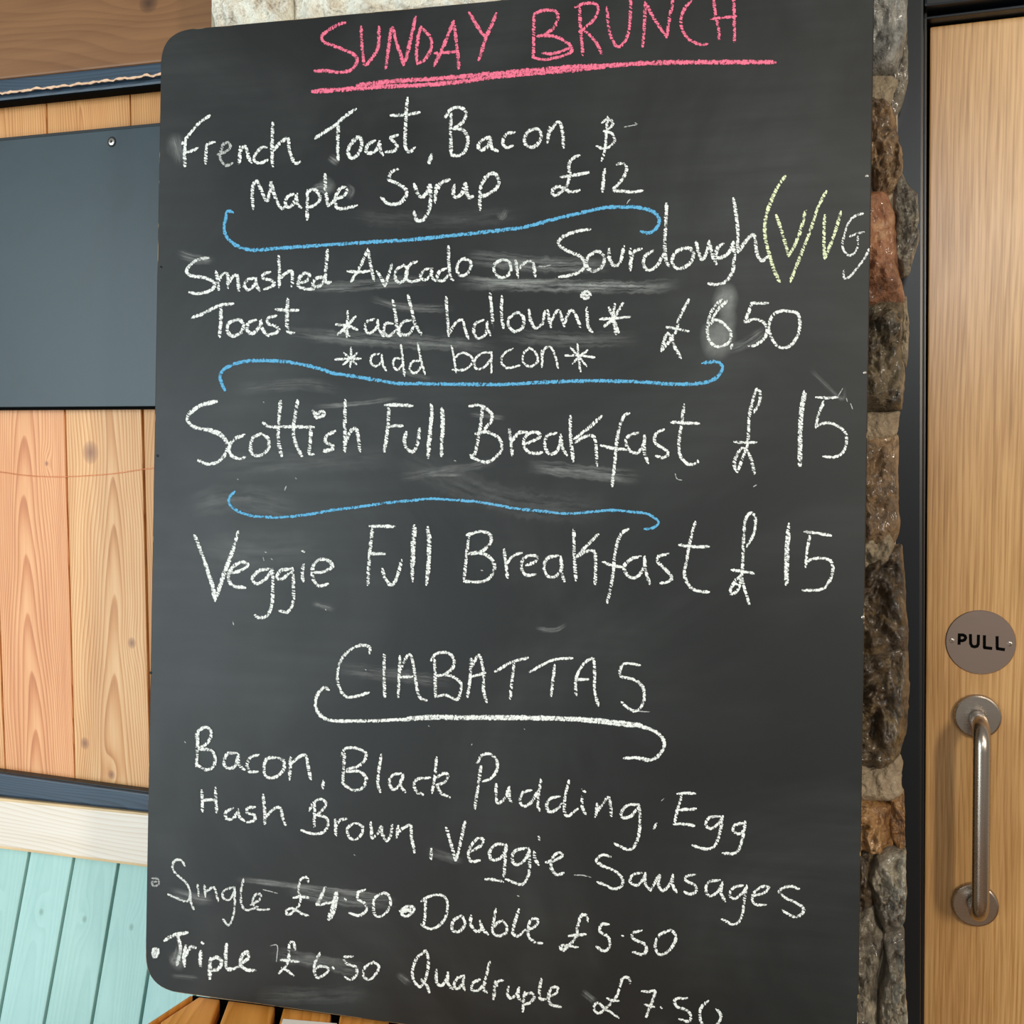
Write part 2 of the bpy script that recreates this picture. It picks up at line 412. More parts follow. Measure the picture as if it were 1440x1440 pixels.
v, f = lathe([(0.0016, 0.0008), (0.0014, 0.0018)], c, (0, -1, 0), 16)
mk('screw', v, f, MAT['darkscrew'], s)
tag(bl, 'blank blue-grey chalkboard panel with no writing on the plank wall', 'chalkboard')

# copper wire across planks
w2 = wplane(0.0016)
wp = catmull([(-200, 655), (-60, 660), (0, 664), (25, 667.5), (55, 670), (90, 670.5), (130, 668.5), (160, 666), (190, 661.5), (212, 658.5), (262, 652), (330, 660)], 6)
v, f = tube([w2.at(p.x, p.y) for p in wp], 0.0006, 8)
tag(mk('wire', v, f, MAT['copper'], smooth=True), 'thin copper wire strung level across the pine planks', 'wire')

# dark trim and pale rail under planks
t2 = rail('trim_2', wplane(0.022), yline((0, 1088), (204, 1116.5)), yline((0, 1119), (204, 1141)), 0.02, MAT['navy'], bevel=0.003); tag(t2, kind='structure')
rail('trim_edge', wplane(0.016), yline((0, 1085), (204, 1112.5)), yline((0, 1088.5), (204, 1117)), 0.014, MAT['blackedge'], t2, bevel=0.0005)
rail('trim_edge', wplane(0.018), yline((0, 1118.6), (204, 1140.6)), yline((0, 1123), (204, 1144)), 0.016, MAT['blackedge'], t2, bevel=0.0005)
t3 = rail('trim_3', wplane(0.024), yline((0, 1126), (204, 1146.5)), yline((0, 1190), (204, 1216)), 0.022, MAT['cream'], bevel=0.002); tag(t3, kind='structure')
rail('rail_edge', wplane(0.024), yline((0, 1122.5), (204, 1143.5)), yline((0, 1126.5), (204, 1147)), 0.02, MAT['cream_edge'], t3, bevel=0.0006)
rail('rail_edge', wplane(0.024), yline((0, 1189.5), (204, 1215.5)), yline((0, 1193), (204, 1219)), 0.02, MAT['cream_edge'], t3, bevel=0.0006)

# sloping teal boarded dado, leaning out towards the room at its foot
a = R(15); top_pt = W.at(100, 1200)
tn = Vector((0, -math.cos(a), math.sin(a)))
TEAL = Plane(top_pt + Vector((0, -0.004, 0)), tn)
dado = empty('wall_dado', (top_pt.x, WALL_Y, 0)); tag(dado, kind='structure')
gl = [((-150, 1175), (-212, 1440)), ((-86, 1184), (-141, 1440)), ((-23, 1192), (-71, 1440)), ((41, 1200), (-3, 1440)), ((103.5, 1208), (61.5, 1440)), ((166, 1217), (128.5, 1440)), ((231, 1226), (197, 1440)), ((297, 1235), (268, 1440)), ((363, 1244), (340, 1440))]
def ext(l, y):                  # extend the gap line on the plane to world height
    p = TEAL.at(*l[0]); q = TEAL.at(*l[1]); d = (q - p)
    t = (y - p.z) / d.z
    return p + d * t
ztop = top_pt.z + 0.012
for k in range(len(gl) - 1):
    g = 0.0026
    A, B = ext(gl[k], ztop), ext(gl[k + 1], ztop); Cc, D = ext(gl[k + 1], 0.02), ext(gl[k], 0.02)
    gx = Vector((g, 0, 0))
    v, f = prism([A + gx, B - gx, Cc - gx, D + gx], -tn * 0.014)
    mk('board', v, f, MAT['teal'], dado, bevel=0.0018)
p0, p1 = ext(gl[0], ztop), ext(gl[-1], ztop); p2, p3 = ext(gl[-1], 0.0), ext(gl[0], 0.0)
v, f = prism([p - tn * 0.0145 for p in (p0, p1, p2, p3)], -tn * 0.01)
mk('backing', v, f, MAT['tealgap'], dado)

# ------------------------------------------------------------ stone pier
def pier_box():
    fr = [PIER.at(297, -500, -0.03), PIER.at(1266, -500, -0.03), PIER.at(1258, 2150, -0.03), PIER.at(291, 2150, -0.03)]
    bk = [Vector((p.x, WALL_Y + 0.10, p.z)) for p in fr]
    V = fr + bk
    Fc = [[0, 1, 2, 3], [7, 6, 5, 4], [0, 4, 5, 1], [1, 5, 6, 2], [2, 6, 7, 3], [3, 7, 4, 0]]
    lowz = 0.0
    for i in (2, 3, 6, 7): V[i] = Vector((V[i].x, V[i].y, lowz))
    return V, Fc
v, f = pier_box()
pier = mk('wall_centre', v, f, MAT['mortar'], bevel=0.004); tag(pier, kind='structure')

def stone_mat(name, cols, rough=0.4, scale=14, coat=0.55, seed=0.0, gain=1.15):
    m = M(name); P = m.obj()
    mp = m.node('ShaderNodeVectorMath', operation='ADD'); m.put(mp.inputs[0], P)
    r = m.rnd(); m.put(mp.inputs[1], m.comb(m.math('MULTIPLY', r, 20), seed, m.math('MULTIPLY', r, 9)))
    P2 = mp.outputs[0]
    n = m.noise(P2, scale, 6, 0.68, 0.9); n2 = m.noise(P2, scale * 9, 4, 0.65, 0.3)
    fac = m.math('MULTIPLY_ADD', m.math('SUBTRACT', n2, 0.5), 0.55, n)
    k = len(cols)
    def up(c):
        q = lin(c); return tuple(min(1.0, v * gain + 0.004) for v in q[:3]) + (1,)
    col = m.ramp(fac, [(0.30 + 0.42 * i / (k - 1), up(c)) for i, c in enumerate(cols)])
    m.set(col, m.math('MULTIPLY_ADD', n2, 0.35, rough - 0.15), 0, 0.5, coat, 0.13)
    m.bump(m.math('ADD', m.math('MULTIPLY', n2, 1.2), m.noise(P2, 300, 4, 0.7)), 0.8, 0.003)
    return m.m
SM = {
 'pale': stone_mat('pale_granite', ['#8d887c', '#c9c2b2', '#e6e0d2', '#d6cfbf'], 0.7, 30, 0.0, gain=1.35),
 'greywhite': stone_mat('grey_granite', ['#44443f', '#6f706c', '#93948f', '#b5b5ae'], 0.42, 16),
 'mortarlight': stone_mat('pale_mortar', ['#6d6250', '#8c7f69', '#a89a80'], 0.7, 25, 0.1),
 'brown': stone_mat('brown_stone', ['#33271a', '#5d4a35', '#82694b', '#a58b68'], 0.36, 20),
 'red': stone_mat('rust_stone', ['#4b2f1e', '#7c5238', '#9a6b4b', '#b08a68'], 0.38, 12),
 'slate': stone_mat('grey_slate', ['#35302a', '#5b554b', '#7b7567', '#98917f'], 0.4, 26),
 'olive': stone_mat('olive_stone', ['#241f15', '#443b2c', '#61553f', '#7d6f56'], 0.36, 18),
 'beige': stone_mat('beige_mortar', ['#7b6c57', '#96866e', '#ad9d84'], 0.7, 18, 0.05),
 'dark': stone_mat('dark_brown_stone', ['#1e170f', '#3a2e20', '#55452f', '#74613f'], 0.34, 18),
 'orange': stone_mat('orange_stone', ['#4f3620', '#80592f', '#a07a4c', '#b08d66'], 0.38, 16),
 'grey': stone_mat('weathered_grey_stone', ['#3a352c', '#635c50', '#8a8271', '#b3a993'], 0.42, 15),
}
def stone(poly, mat, bulge=0.03, base=0.0, seed=0, rings=30, seg=96, rough_amp=0.008, plane=PIER, tilt=(0, 0), back=0.05, name='stone'):
    rs = random.Random(seed)
    n = len(poly); L = [0]
    P = [Vector(p) for p in poly]
    for i in range(n): L.append(L[-1] + (P[(i + 1) % n] - P[i]).length)
    out = []
    for k in range(seg):
        s_ = L[-1] * k / seg; i = max(j for j in range(n) if L[j] <= s_)
        t = (s_ - L[i]) / max(1e-6, L[i + 1] - L[i]); q = P[i].lerp(P[(i + 1) % n], t)
        out.append(q)
    out = [(out[k - 1] * 0.2 + out[k] * 0.6 + out[(k + 1) % seg] * 0.2) for k in range(seg)]
    cx = sum((p for p in out), Vector((0, 0))) / seg
    size = max((p - cx).length for p in out)
    V, Fc = [], []
    for j in range(rings + 1):
        r = j / rings; rr = r ** 0.85
        for k in range(seg):
            q = cx + (out[k] - cx) * rr
            w = (noise.noise(Vector((q.x * 0.06, q.y * 0.06, seed * 3.1))) * 2.0 + noise.noise(Vector((q.x * 0.2, q.y * 0.2, seed))) * 1.5) * rr
            d = (out[k] - cx).normalized()
            q = q + d * w
            h = bulge * (1 - rr ** 9) * (0.85 + 0.15 * (1 - rr))
            s1 = Vector((q.x * 0.03, q.y * 0.018, seed * 7.7))
            h += rough_amp * (1 - rr ** 8) * (1.4 * noise.noise(s1) + 0.9 * noise.fractal(s1 * 3.5, 0.9, 2.1, 5) + 0.6 * noise.noise(s1 * 2 + Vector((9, 0, 0))))
            cell = noise.voronoi(Vector((q.x * 0.05, q.y * 0.035, seed)))[0]
            h += rough_amp * 1.5 * (cell[0] - 0.35) * (1 - rr ** 8)
            c2 = noise.voronoi(Vector((q.x * 0.14, q.y * 0.11, seed + 0.5)))[0]
            h += rough_amp * 0.5 * (c2[1] - c2[0] - 0.3) * (1 - rr ** 8)
            h += tilt[0] * (q.x - cx.x) / size + tilt[1] * (q.y - cx.y) / size
            V.append(plane.drop(q.x, q.y, base + h))
    m0 = len(V)
    for k in range(seg):
        V.append(plane.drop(out[k].x, out[k].y, -back))
    for j in range(rings):
        for k in range(seg):
            k2 = (k + 1) % seg
            Fc.append([j * seg + k, j * seg + k2, (j + 1) * seg + k2, (j + 1) * seg + k])
    for k in range(seg):
        k2 = (k + 1) % seg; Fc.append([rings * seg + k, rings * seg + k2, m0 + k2, m0 + k])
    return mk(name, V, Fc, SM[mat], pier, smooth=True)
SB = -0.022                 # seat of the stones behind the board's back
def st(poly, mat, bulge=0.012, seed=1, base=0.0, amp=0.008, **kw): return stone(poly, mat, bulge, SB + base, seed, rough_amp=amp, **kw)
# right edge strip beside the board, from the top down
st([(1120, -120), (1275, -130), (1281, -20), (1280, 30), (1274, 60), (1266, 90), (1200, 98), (1120, 96)], 'greywhite', 0.02, 1)
st([(1262, -60), (1280, -40), (1283, 60), (1283, 100), (1276, 130), (1266, 148), (1256, 150), (1252, 90), (1258, 20)], 'slate', 0.004, 2, -0.008, amp=0.004)
st([(1130, 96), (1266, 92), (1270, 104), (1262, 122), (1254, 140), (1200, 146), (1130, 144)], 'mortarlight', 0.006, 3, -0.004, amp=0.004)
st([(1130, 128), (1225, 126), (1252, 130), (1262, 150), (1268, 178), (1266, 200), (1258, 236), (1240, 246), (1130, 240)], 'brown', 0.016, 4, amp=0.012)
st([(1226, 180), (1262, 176), (1272, 200), (1274, 232), (1260, 260), (1240, 268), (1228, 240)], 'brown', 0.010, 5, 0.002, amp=0.010)
st([(1130, 262), (1228, 260), (1250, 258), (1262, 290), (1266, 340), (1266, 368), (1276, 400), (1277, 420), (1250, 428), (1130, 426)], 'red', 0.018, 6, amp=0.007)
st([(1262, 232), (1274, 228), (1285, 250), (1297, 260), (1299, 290), (1297, 310), (1301, 316), (1297, 335), (1291, 352), (1286, 376), (1276, 378), (1266, 356), (1262, 300)], 'slate', 0.008, 7, -0.010, amp=0.009)
st([(1130, 420), (1250, 416), (1276, 418), (1276, 450), (1272, 490), (1278, 520), (1276, 545), (1274, 574), (1200, 580), (1130, 578)], 'olive', 0.014, 8, amp=0.011)
st([(1270, 412), (1281, 408), (1284, 450), (1283, 500), (1280, 512), (1272, 505), (1268, 450)], 'mortarlight', 0.003, 9, -0.008, amp=0.004)
st([(1130, 578), (1258, 576), (1271, 574), (1269, 596), (1264, 612), (1200, 628), (1130, 626)], 'beige', 0.006, 10, -0.002, amp=0.003)
st([(1130, 618), (1250, 612), (1268, 606), (1268, 640), (1268, 690), (1268, 712), (1271, 742), (1262, 766), (1220, 776), (1130, 774)], 'brown', 0.014, 11, amp=0.008)
st([(1214, 745), (1240, 732), (1258, 742), (1262, 770), (1256, 790), (1230, 804), (1130, 806), (1130, 760)], 'mortarlight', 0.010, 12, 0.0, amp=0.009)
st([(1130, 790), (1220, 792), (1256, 774), (1273, 764), (1276, 800), (1279, 850), (1282, 900), (1282, 922), (1240, 930), (1130, 930)], 'dark', 0.014, 13, amp=0.013)
st([(1130, 918), (1240, 914), (1282, 910), (1283, 960), (1282, 1010), (1280, 1030), (1272, 1060), (1266, 1078), (1240, 1090), (1200, 1080), (1130, 1080)], 'dark', 0.014, 14, amp=0.013)
st([(1130, 1074), (1215, 1072), (1240, 1084), (1266, 1070), (1271, 1066), (1275, 1080), (1273, 1092), (1271, 1105), (1276, 1124), (1262, 1134), (1200, 1134), (1130, 1130)], 'beige', 0.007, 15, amp=0.005)
st([(1256, 1122), (1276, 1118), (1277, 1160), (1278, 1200), (1270, 1212), (1256, 1186), (1250, 1150)], 'orange', 0.010, 16, -0.004, amp=0.006)
st([(1130, 1130), (1240, 1132), (1258, 1140), (1256, 1168), (1262, 1196), (1250, 1214), (1228, 1206), (1130, 1200)], 'orange', 0.014, 17, amp=0.011)
st([(1130, 1180), (1222, 1166), (1236, 1200), (1228, 1240), (1234, 1280), (1222, 1300), (1130, 1300)], 'dark', 0.012, 18, amp=0.010)
st([(1232, 1206), (1250, 1198), (1278, 1198), (1277, 1250), (1276, 1300), (1268, 1318), (1248, 1320), (1236, 1300), (1224, 1244)], 'grey', 0.016, 19, 0.004, amp=0.010)
st([(1130, 1290), (1212, 1288), (1232, 1272), (1238, 1310), (1248, 1330), (1238, 1380), (1236, 1460), (1236, 1520), (1130, 1520)], 'grey', 0.010, 20, amp=0.011)
st([(1244, 1326), (1262, 1312), (1276, 1314), (1275, 1350), (1278, 1400), (1280, 1440), (1279, 1520), (1240, 1520), (1240, 1400), (1250, 1360)], 'grey', 0.014, 21, 0.002, amp=0.010)
# above the board
st([(292, -130), (404, -136), (405, 30), (404, 60), (296, 60), (293, 20), (289, 0)], 'pale', 0.016, 22, 0.006, amp=0.007)
st([(406, -136), (560, -140), (690, -145), (700, 40), (560, 52), (407, 60)], 'pale', 0.016, 23, 0.005, amp=0.008, seg=80)
rr_ = random.Random(8)
x0 = 702
while x0 < 1110:
    x1 = x0 + rr_.uniform(110, 200)
    if x1 > 1040: x1 = 1112
    st([(x0, -150), (x1, -150), (x1, 10), (x0, 10)], rr_.choice(['pale', 'greywhite', 'grey']), 0.014, 30 + int(x0), amp=0.007, rings=8, seg=36)
    x0 = x1 + 5
def course(ya, yb, seed):
    q = random.Random(seed); xx = 293
    while xx < 1262:
        xe = xx + q.uniform(90, 210)
        if xe > 1170: xe = 1272
        j = lambda: q.uniform(-5, 5)
        st([(xx + j(), ya + j()), ((xx + xe) / 2, ya + j()), (xe + j(), ya + j()), (xe + j(), yb + j()), ((xx + xe) / 2, yb + j()), (xx + j(), yb + j())], q.choice(['pale', 'greywhite', 'grey', 'brown']), 0.014, seed * 50 + int(xx), amp=0.008, rings=8, seg=36)
        xx = xe + 7
course(-270, -146, 5); course(-400, -276, 6)
course(1560, 1690, 7); course(1697, 1830, 9)

# ------------------------------------------------------------ right wall, door frame and door
DW = wplane(0)
fx = wplane(0.03).at(1300, 720).x
door_top = 0.0
wr = box('wall_right', (pier_r.x + 0.0, WALL_Y + 0.05, 0.0), (fx + 1.3, WALL_Y + 0.15, 2.6), MAT['plaster'], bevel=0); tag(wr, kind='structure')
fp = wplane(0.035); ip = wplane(0.012)
yh0 = yline((1296, 10), (1440, -8)); yh1 = yline((1301, 25), (1440, 9)); yd = yline((1307, 38), (1440, 23))
frame = empty('trim_4', (fx, WALL_Y, 0)); tag(frame, kind='structure')
def bottom_px(x): return 2400
quadbox('jamb', fp, [(1225, -60), (1299.5, -62), (1293.0, 2000), (1212, 2000)], 0.08, MAT['frame'], frame, 0.003)
quadbox('jamb_rebate', wplane(0.018), [(1299.0, 10), (1303.5, 10), (1296.5, 2000), (1292, 2000)], 0.06, MAT['frame'], frame, 0.001)
quadbox('head', fp, [(1299.6, -61), (1700, -118), (1700, yh0(1700)), (1299.6, yh0(1299.6))], 0.08, MAT['frame'], frame, 0.003)
quadbox('head_rebate', wplane(0.018), [(1299, 23.5), (1700, 23.5 - 401 * 0.124), (1700, 27.5 - 401 * 0.118), (1299, 27.5)], 0.06, MAT['frame'], frame, 0.0012)
quadbox('shadow_gap', wplane(-0.012), [(1280, -40), (1700, -90), (1700, 2000), (1275, 2000)], 0.02, MAT['black'], frame, 0)
quadbox('head_strip', wplane(0.026), [(1290, yh0(1290) - 2), (1700, yh0(1700) - 2), (1700, yh0(1700) + 1.5), (1290, yh0(1290) + 1.5)], 0.03, MAT['navy'], frame, 0.0008)  # lighter colour painting in the lit edge of the head
xd = xline((1308, 38), (1300, 1440))
door_w = [(xd(38), 38), (1700, 38 - (1700 - 1308) * 0.115), (1700, 2350), (xd(2150), 2150)]
poly = [DW.at(*p) for p in door_w]
poly[2].z = 0.01; poly[3].z = 0.01
v, f = prism(poly, (0, 0.044, 0))
door = mk('door_1', v, f, MAT['oak'], bevel=0.0018); tag(door, kind='structure')
# round PULL sign
sc = DW.at(1378.8, 903)
sr = 0.0385
sg = empty('sign_plate', sc, door)
sg_ = mk('plate', *lathe([(sr, 0.0), (sr, 0.0012), (sr - 0.0006, 0.0018)], sc, (0, -1, 0), 96), MAT['plate'], sg)
for px, py in ((1338.7, 901), (1420, 905.6)):
    c = wplane(0.0018).at(px, py)
    v, f = lathe([(0.0028, 0.0), (0.0026, 0.0006), (0.0016, 0.0008), (0.0011, 0.0002)], c, (0, -1, 0), 20)
    mk('screw', v, f, MAT['steel'], sg)
def stroke_poly(pts, w, pl, off):  # constant-width mitred stroke as quads
    P = [Vector(p) for p in pts]; L_, R_ = [], []
    for i, p in enumerate(P):
        d0 = (P[i] - P[i - 1]).normalized() if i else (P[1] - P[0]).normalized()
        d1 = (P[i + 1] - P[i]).normalized() if i < len(P) - 1 else d0
        n0 = Vector((-d0.y, d0.x)); n1 = Vector((-d1.y, d1.x)); b = (n0 + n1).normalized(); k = w / 2 / max(0.5, b.dot(n0))
        L_.append(p + b * k); R_.append(p - b * k)
    V = [pl.at(q.x, q.y, off) for q in L_ + R_]; n = len(P)
    return V, [[i, i + 1, n + i + 1, n + i] for i in range(n - 1)]
def z6(s): return [(1200 + float(a.split(',')[0]) / 6, 800 + float(a.split(',')[1]) / 6) for a in s.split()]
for s_ in (['895,545 892,640', '888,558 925,558 942,566 948,582 940,598 922,606 890,605'],
           ['988,550 990,630 1002,652 1022,658 1044,652 1054,635 1056,556'], ['1106,560 1106,667', '1098,664 1172,672'], ['1213,568 1214,674', '1206,672 1279,682']):
    parts = [stroke_poly(z6(q), 4.3, DW, 0.0021) for q in s_]
    v, f = merge(parts)
    o = mk('letter', v, f, MAT['black'], sg)
# D handle
hp = empty('pull_handle', DW.at(1371, 1270), door)
ct, cb = DW.at(1374, 1006.5), DW.at(1370.5, 1270.5)
for c in (ct, cb):
    v, f = lathe([(0.0265, 0.0), (0.0265, 0.004), (0.0255, 0.0062), (0.024, 0.007), (0.012, 0.0072)], c, (0, -1, 0), 64)
    mk('rose', v, f, MAT['steel'], hp, smooth=False)
so = 0.052; rb = 0.026
pth = []
N = 10
pth.append(ct + Vector((0, -0.006, -0.002))); pth.append(ct + Vector((0, -(so - rb), -0.002)))
for i in range(1, N + 1):
    t = math.pi / 2 * i / N; pth.append(ct + Vector((0, -(so - rb) - rb * math.sin(t), -0.002 - rb * (1 - math.cos(t)))))
for i in range(0, N + 1):
    t = math.pi / 2 * (1 - i / N); pth.append(cb + Vector((0, -(so - rb) - rb * math.sin(t), 0.002 + rb * (1 - math.cos(t)))))
pth.append(cb + Vector((0, -0.006, 0.002)))
v, f = tube(pth, 0.0095, 32)
mk('grip', v, f, MAT['steel'], hp, smooth=True)

# ------------------------------------------------------------ chalkboard
cbd = empty('menu_chalkboard', BOARD.at(720, 1480))
tag(cbd, 'tall black chalkboard with handwritten brunch menu fixed to the stone pier', 'chalkboard')
def lnx(p, q, r, s):
    d = (p[0] - q[0]) * (r[1] - s[1]) - (p[1] - q[1]) * (r[0] - s[0])
    a_ = p[0] * q[1] - p[1] * q[0]; b_ = r[0] * s[1] - r[1] * s[0]
    return Vector(((a_ * (r[0] - s[0]) - (p[0] - q[0]) * b_) / d, (a_ * (r[1] - s[1]) - (p[1] - q[1]) * b_) / d))
Lf = ((225.5, 90), (203.5, 1370)); Rt = ((1229.5, 0), (1207.5, 1400)); Tp = ((290, 38), (560, 13)); Bt = ((267, 1399), (480, 1429))
cor = [lnx(*Lf, *Tp), lnx(*Tp, *Rt), lnx(*Rt, *Bt), lnx(*Bt, *Lf)]
def rounded(cor, rad, seg=10, inset=0.0):
    out = []
    cen = sum(cor, Vector((0, 0))) / 4
    for i in range(4):
        c0 = cor[i]; a_ = (cor[i - 1] - c0).normalized(); b_ = (cor[(i + 1) % 4] - c0).normalized()
        c0 = c0 + (a_ + b_) * inset
        r_ = rad[i] - inset
        s_, e_ = c0 + a_ * r_, c0 + b_ * r_
        for k in range(seg + 1):
            t = k / seg
            q = s_ * (1 - t) ** 2 + (c0 * 0.94 + (s_ + e_) * 0.03) * 2 * t * (1 - t) + e_ * t * t
            out.append(q)
    return out
rads = [42, 40, 46, 46]
O = rounded(cor, rads); I = rounded(cor, rads, inset=1.6)
n = len(O)
V = [BOARD.at(p.x, p.y) for p in I]; V += [p - bn * 0.009 for p in V]
Fc = [list(range(n)), list(range(2 * n - 1, n - 1, -1))] + [[i, i + n, (i + 1) % n + n, (i + 1) % n] for i in range(n)]
mk('panel', V, Fc, MAT['board'], cbd)
E1 = [BOARD.at(p.x, p.y) for p in I]; E2 = [BOARD.at(p.x, p.y) - bn * 0.0016 for p in O]; E3 = [p - bn * 0.0104 for p in E2]; E4 = [p - bn * 0.0120 for p in E1]
V = E1 + E2 + E3 + E4
Fc = [[k * n + i, k * n + (i + 1) % n, (k + 1) * n + (i + 1) % n, (k + 1) * n + i] for k in range(3) for i in range(n)]
mk('worn_edge', V, Fc, MAT['worn'], cbd, fixn=False)
for px, py, br in ((226.5, 376, 0), (221.5, 641, 0), (212, 946, 0), (1219, 247, 1), (1216, 524, 1), (1213.5, 868, 1), (1100, 1478, 0), (689, 400, 0)):
    c = BOARD.at(px, py)
    v, f = lathe([(0.0017, 0.0), (0.0017, 0.0003), (0.0009, 0.0006), (0.0005, 0.0002)], c, bn, 14)
    mk('screw', v, f, MAT['darkscrew'] if not br else MAT['screw'], cbd)
# spacer battens holding the board off the stone
for ys in (150, 1350):
    v, f = prism([BOARD.at(340, ys, -0.0125), BOARD.at(1130, ys, -0.0125), BOARD.at(1130, ys + 40, -0.0125), BOARD.at(340, ys + 40, -0.0125)], -bn * 0.036)
    mk('batten', v, f, MAT['gap'], cbd)

stroke_no = [0]
def ribbon(strokes, w, dens=1.0, chat=None, seed=1, taper=0.25, jit=0.25, cap=True):
    V, Fc, UV, D, CH = [], [], [], [], []
    rs = random.Random(seed)
    for P in strokes:
        stroke_no[0] += 1
        off = 0.00035 + (stroke_no[0] % 40) * 0.000012
        S = catmull(P)
        if len(P) == 1: ww = w * 1.5
        else: ww = w
        L_ = [0.0]
        for i in range(1, len(S)): L_.append(L_[-1] + (S[i] - S[i - 1]).length)
        tot = L_[-1]; u0 = rs.uniform(0, 900); base = len(V); n = len(S)
        for i, p in enumerate(S):
            d = (S[min(i + 1, n - 1)] - S[max(i - 1, 0)]).normalized(); nn = Vector((-d.y, d.x))
            wv = 1 + jit * noise.noise(Vector((L_[i] * 0.12 + u0, 0.3, 0))) + jit * 0.7 * noise.noise(Vector((L_[i] * 0.5 + u0, 7, 0)))
            e = min(L_[i], tot - L_[i]); k = min(1.0, 0.55 + e / (ww * 1.2)) if cap else 1.0
            hw = ww * 0.5 * wv * k * 0.96
            jx = nn * noise.noise(Vector((L_[i] * 0.25 + u0, 3, 0))) * 0.5
            q = p + jx
            if i == 0: q = q - d * ww * 0.25
            if i == n - 1: q = q + d * ww * 0.25
            c_ = chat if chat is not None else 0.04 + 0.30 * abs(d.y) ** 2 * (0.5 + noise.noise(Vector((L_[i] * 0.03 + u0, 0, 5))) + 0.25)
            for s_ in (-1, 1):
                V.append(BOARD.at((q + nn * hw * s_).x, (q + nn * hw * s_).y, off)); UV.append((L_[i] + u0, float(s_)))
                fd = min(1.0, (e + 1.5) / 4.0) if chat is not None and not cap else 1.0
                D.append(dens * fd); CH.append(max(0.0, c_))
        for i in range(n - 1):
            a_ = base + 2 * i; Fc.append([a_, a_ + 1, a_ + 3, a_ + 2])
    return V, Fc, UV, D, CH
def parse(txt):
    out, cur, o = [], [], (0, 0)
    for t in txt.replace(';', ' ; ').split():
        if t == ';':
            if cur: out.append(cur)
            cur = []
        elif t[0] == '@': o = tuple(float(a) for a in t[1:].split(','))
        else:
            a_, b_ = t.split(','); cur.append((o[0] + float(a_) / 4, o[1] + float(b_) / 4))
    if cur: out.append(cur)
    return out
def word(label, mat, w, txt, dens=1.0, chat=None, name='chalk_word', S=None):
    S = S or parse(txt)
    for lab, k, la, lb in (('white chalk word French', 5, 'white chalk letters Fr starting the word French', 'white chalk letters nch ending the word French'),
                           ('white chalk words *add halloumi*', 10, 'white chalk star and word add before halloumi', 'white chalk word halloumi and a star'),
                           ('white chalk words *add bacon*', 10, 'white chalk star and word add before bacon', 'white chalk word bacon and a star')):
        if label == lab:
            word(la, mat, w, '', dens, chat, name, S[:k]); return word(lb, mat, w, '', dens, chat, name, S[k:])
    V, Fc, UV, D, CH = ribbon(S, w, dens, chat, seed=hash_(label))
    o = mk(name, V, Fc, MAT[mat], cbd, uvs=UV, attrs={'dens': D, 'chat': CH}, fixn=False)
    o['label'] = label
    return o
def hash_(s): return sum((i + 1) * ord(c) for i, c in enumerate(s)) % 9973
# WORDS
A_='@420,0 '; B_='@720,0 '; C_='@220,120 '; D_='@900,200 '; E_='@220,300 '; G_='@540,300 '; H_='@220,540 '; J_='@540,540 '; K_='@860,500 '
L_1='@430,870 '; M_1='@640,870 '; N_1='@200,1000 '; O_1='@820,1080 '; P_1='@200,1080 '; Q_1='@500,1080 '
word('pink chalk word SUNDAY', 'pink', 5.6, A_+'''262,128 230,135 180,162 132,200 140,235 190,255 250,278 300,300 328,330 318,370 290,395 230,408 160,398 90,400 ; 352,150 355,240 362,310 372,365 410,330 445,270 452,200 452,150 ;
490,385 505,270 525,155 550,240 575,310 590,366 ; 590,366 612,300 630,220 658,95 ; 690,150 672,210 662,300 668,360 ; 688,155 735,200 748,240 738,290 710,335 668,358 ; 762,370 810,270 872,118 ; 872,118 885,220 895,310 900,385 ; 765,300 820,296 885,290 ; 960,70 1000,140 1045,205 ; 1112,75 1085,140 1050,220 1030,290 1012,338''', chat=0.08)
word('pink chalk word BRUNCH', 'pink', 5.0, B_+'''125,80 122,200 120,320 ; 125,78 180,58 240,62 258,90 240,150 180,195 140,205 ; 150,200 240,205 310,240 338,280 300,310 220,330 170,335 115,322 ; 170,300 240,300 325,270 ;
380,45 385,150 395,250 398,310 ; 355,40 410,20 470,22 485,60 460,110 400,165 378,178 ; 400,165 450,210 480,250 505,305 ; 535,40 540,120 555,200 590,262 630,240 655,180 665,100 668,-10 ; 735,262 745,140 750,12 ; 750,12 790,90 830,150 870,210 ; 870,210 885,110 908,-10 ;
1010,5 970,50 950,120 965,180 1000,225 1060,250 1100,248 ; 1135,-10 1145,90 1160,150 1165,220 ; 1248,-12 1250,120 1252,240 ; 1120,108 1180,100 1260,92''')
word('thick pink chalk underline', 'pink', 7.6, A_+'78,515 250,503 450,488 700,478 900,460 1100,432 1200,424 @720,0 150,410 400,387 600,365 850,352 1100,350 1300,350 1480,350 ; '+A_+'330,480 500,460 800,440 1100,415 @720,0 120,395 300,380 500,370', chat=0.03, name='chalk_underline')
word('white chalk word French', 'white', 5.2, C_+'''300,170 240,212 190,270 145,330 ; 165,310 158,380 160,455 ; 160,380 200,368 235,352 ; 285,340 278,390 278,440 ; 275,345 300,325 328,320 ; 470,345 470,390 465,440 ; 470,375 495,340 510,370 520,410 535,435 ; 620,350 590,350 560,385 550,420 580,438 625,420 ; 655,205 652,300 650,380 655,455 ; 655,370 700,320 740,300 745,350 760,400 780,440 808,430''')
word('faint chalk letter e', 'white', 4.6, C_+'345,390 385,375 415,350 405,322 375,335 360,385 365,425 390,450 428,438', dens=0.55, name='chalk_letter')
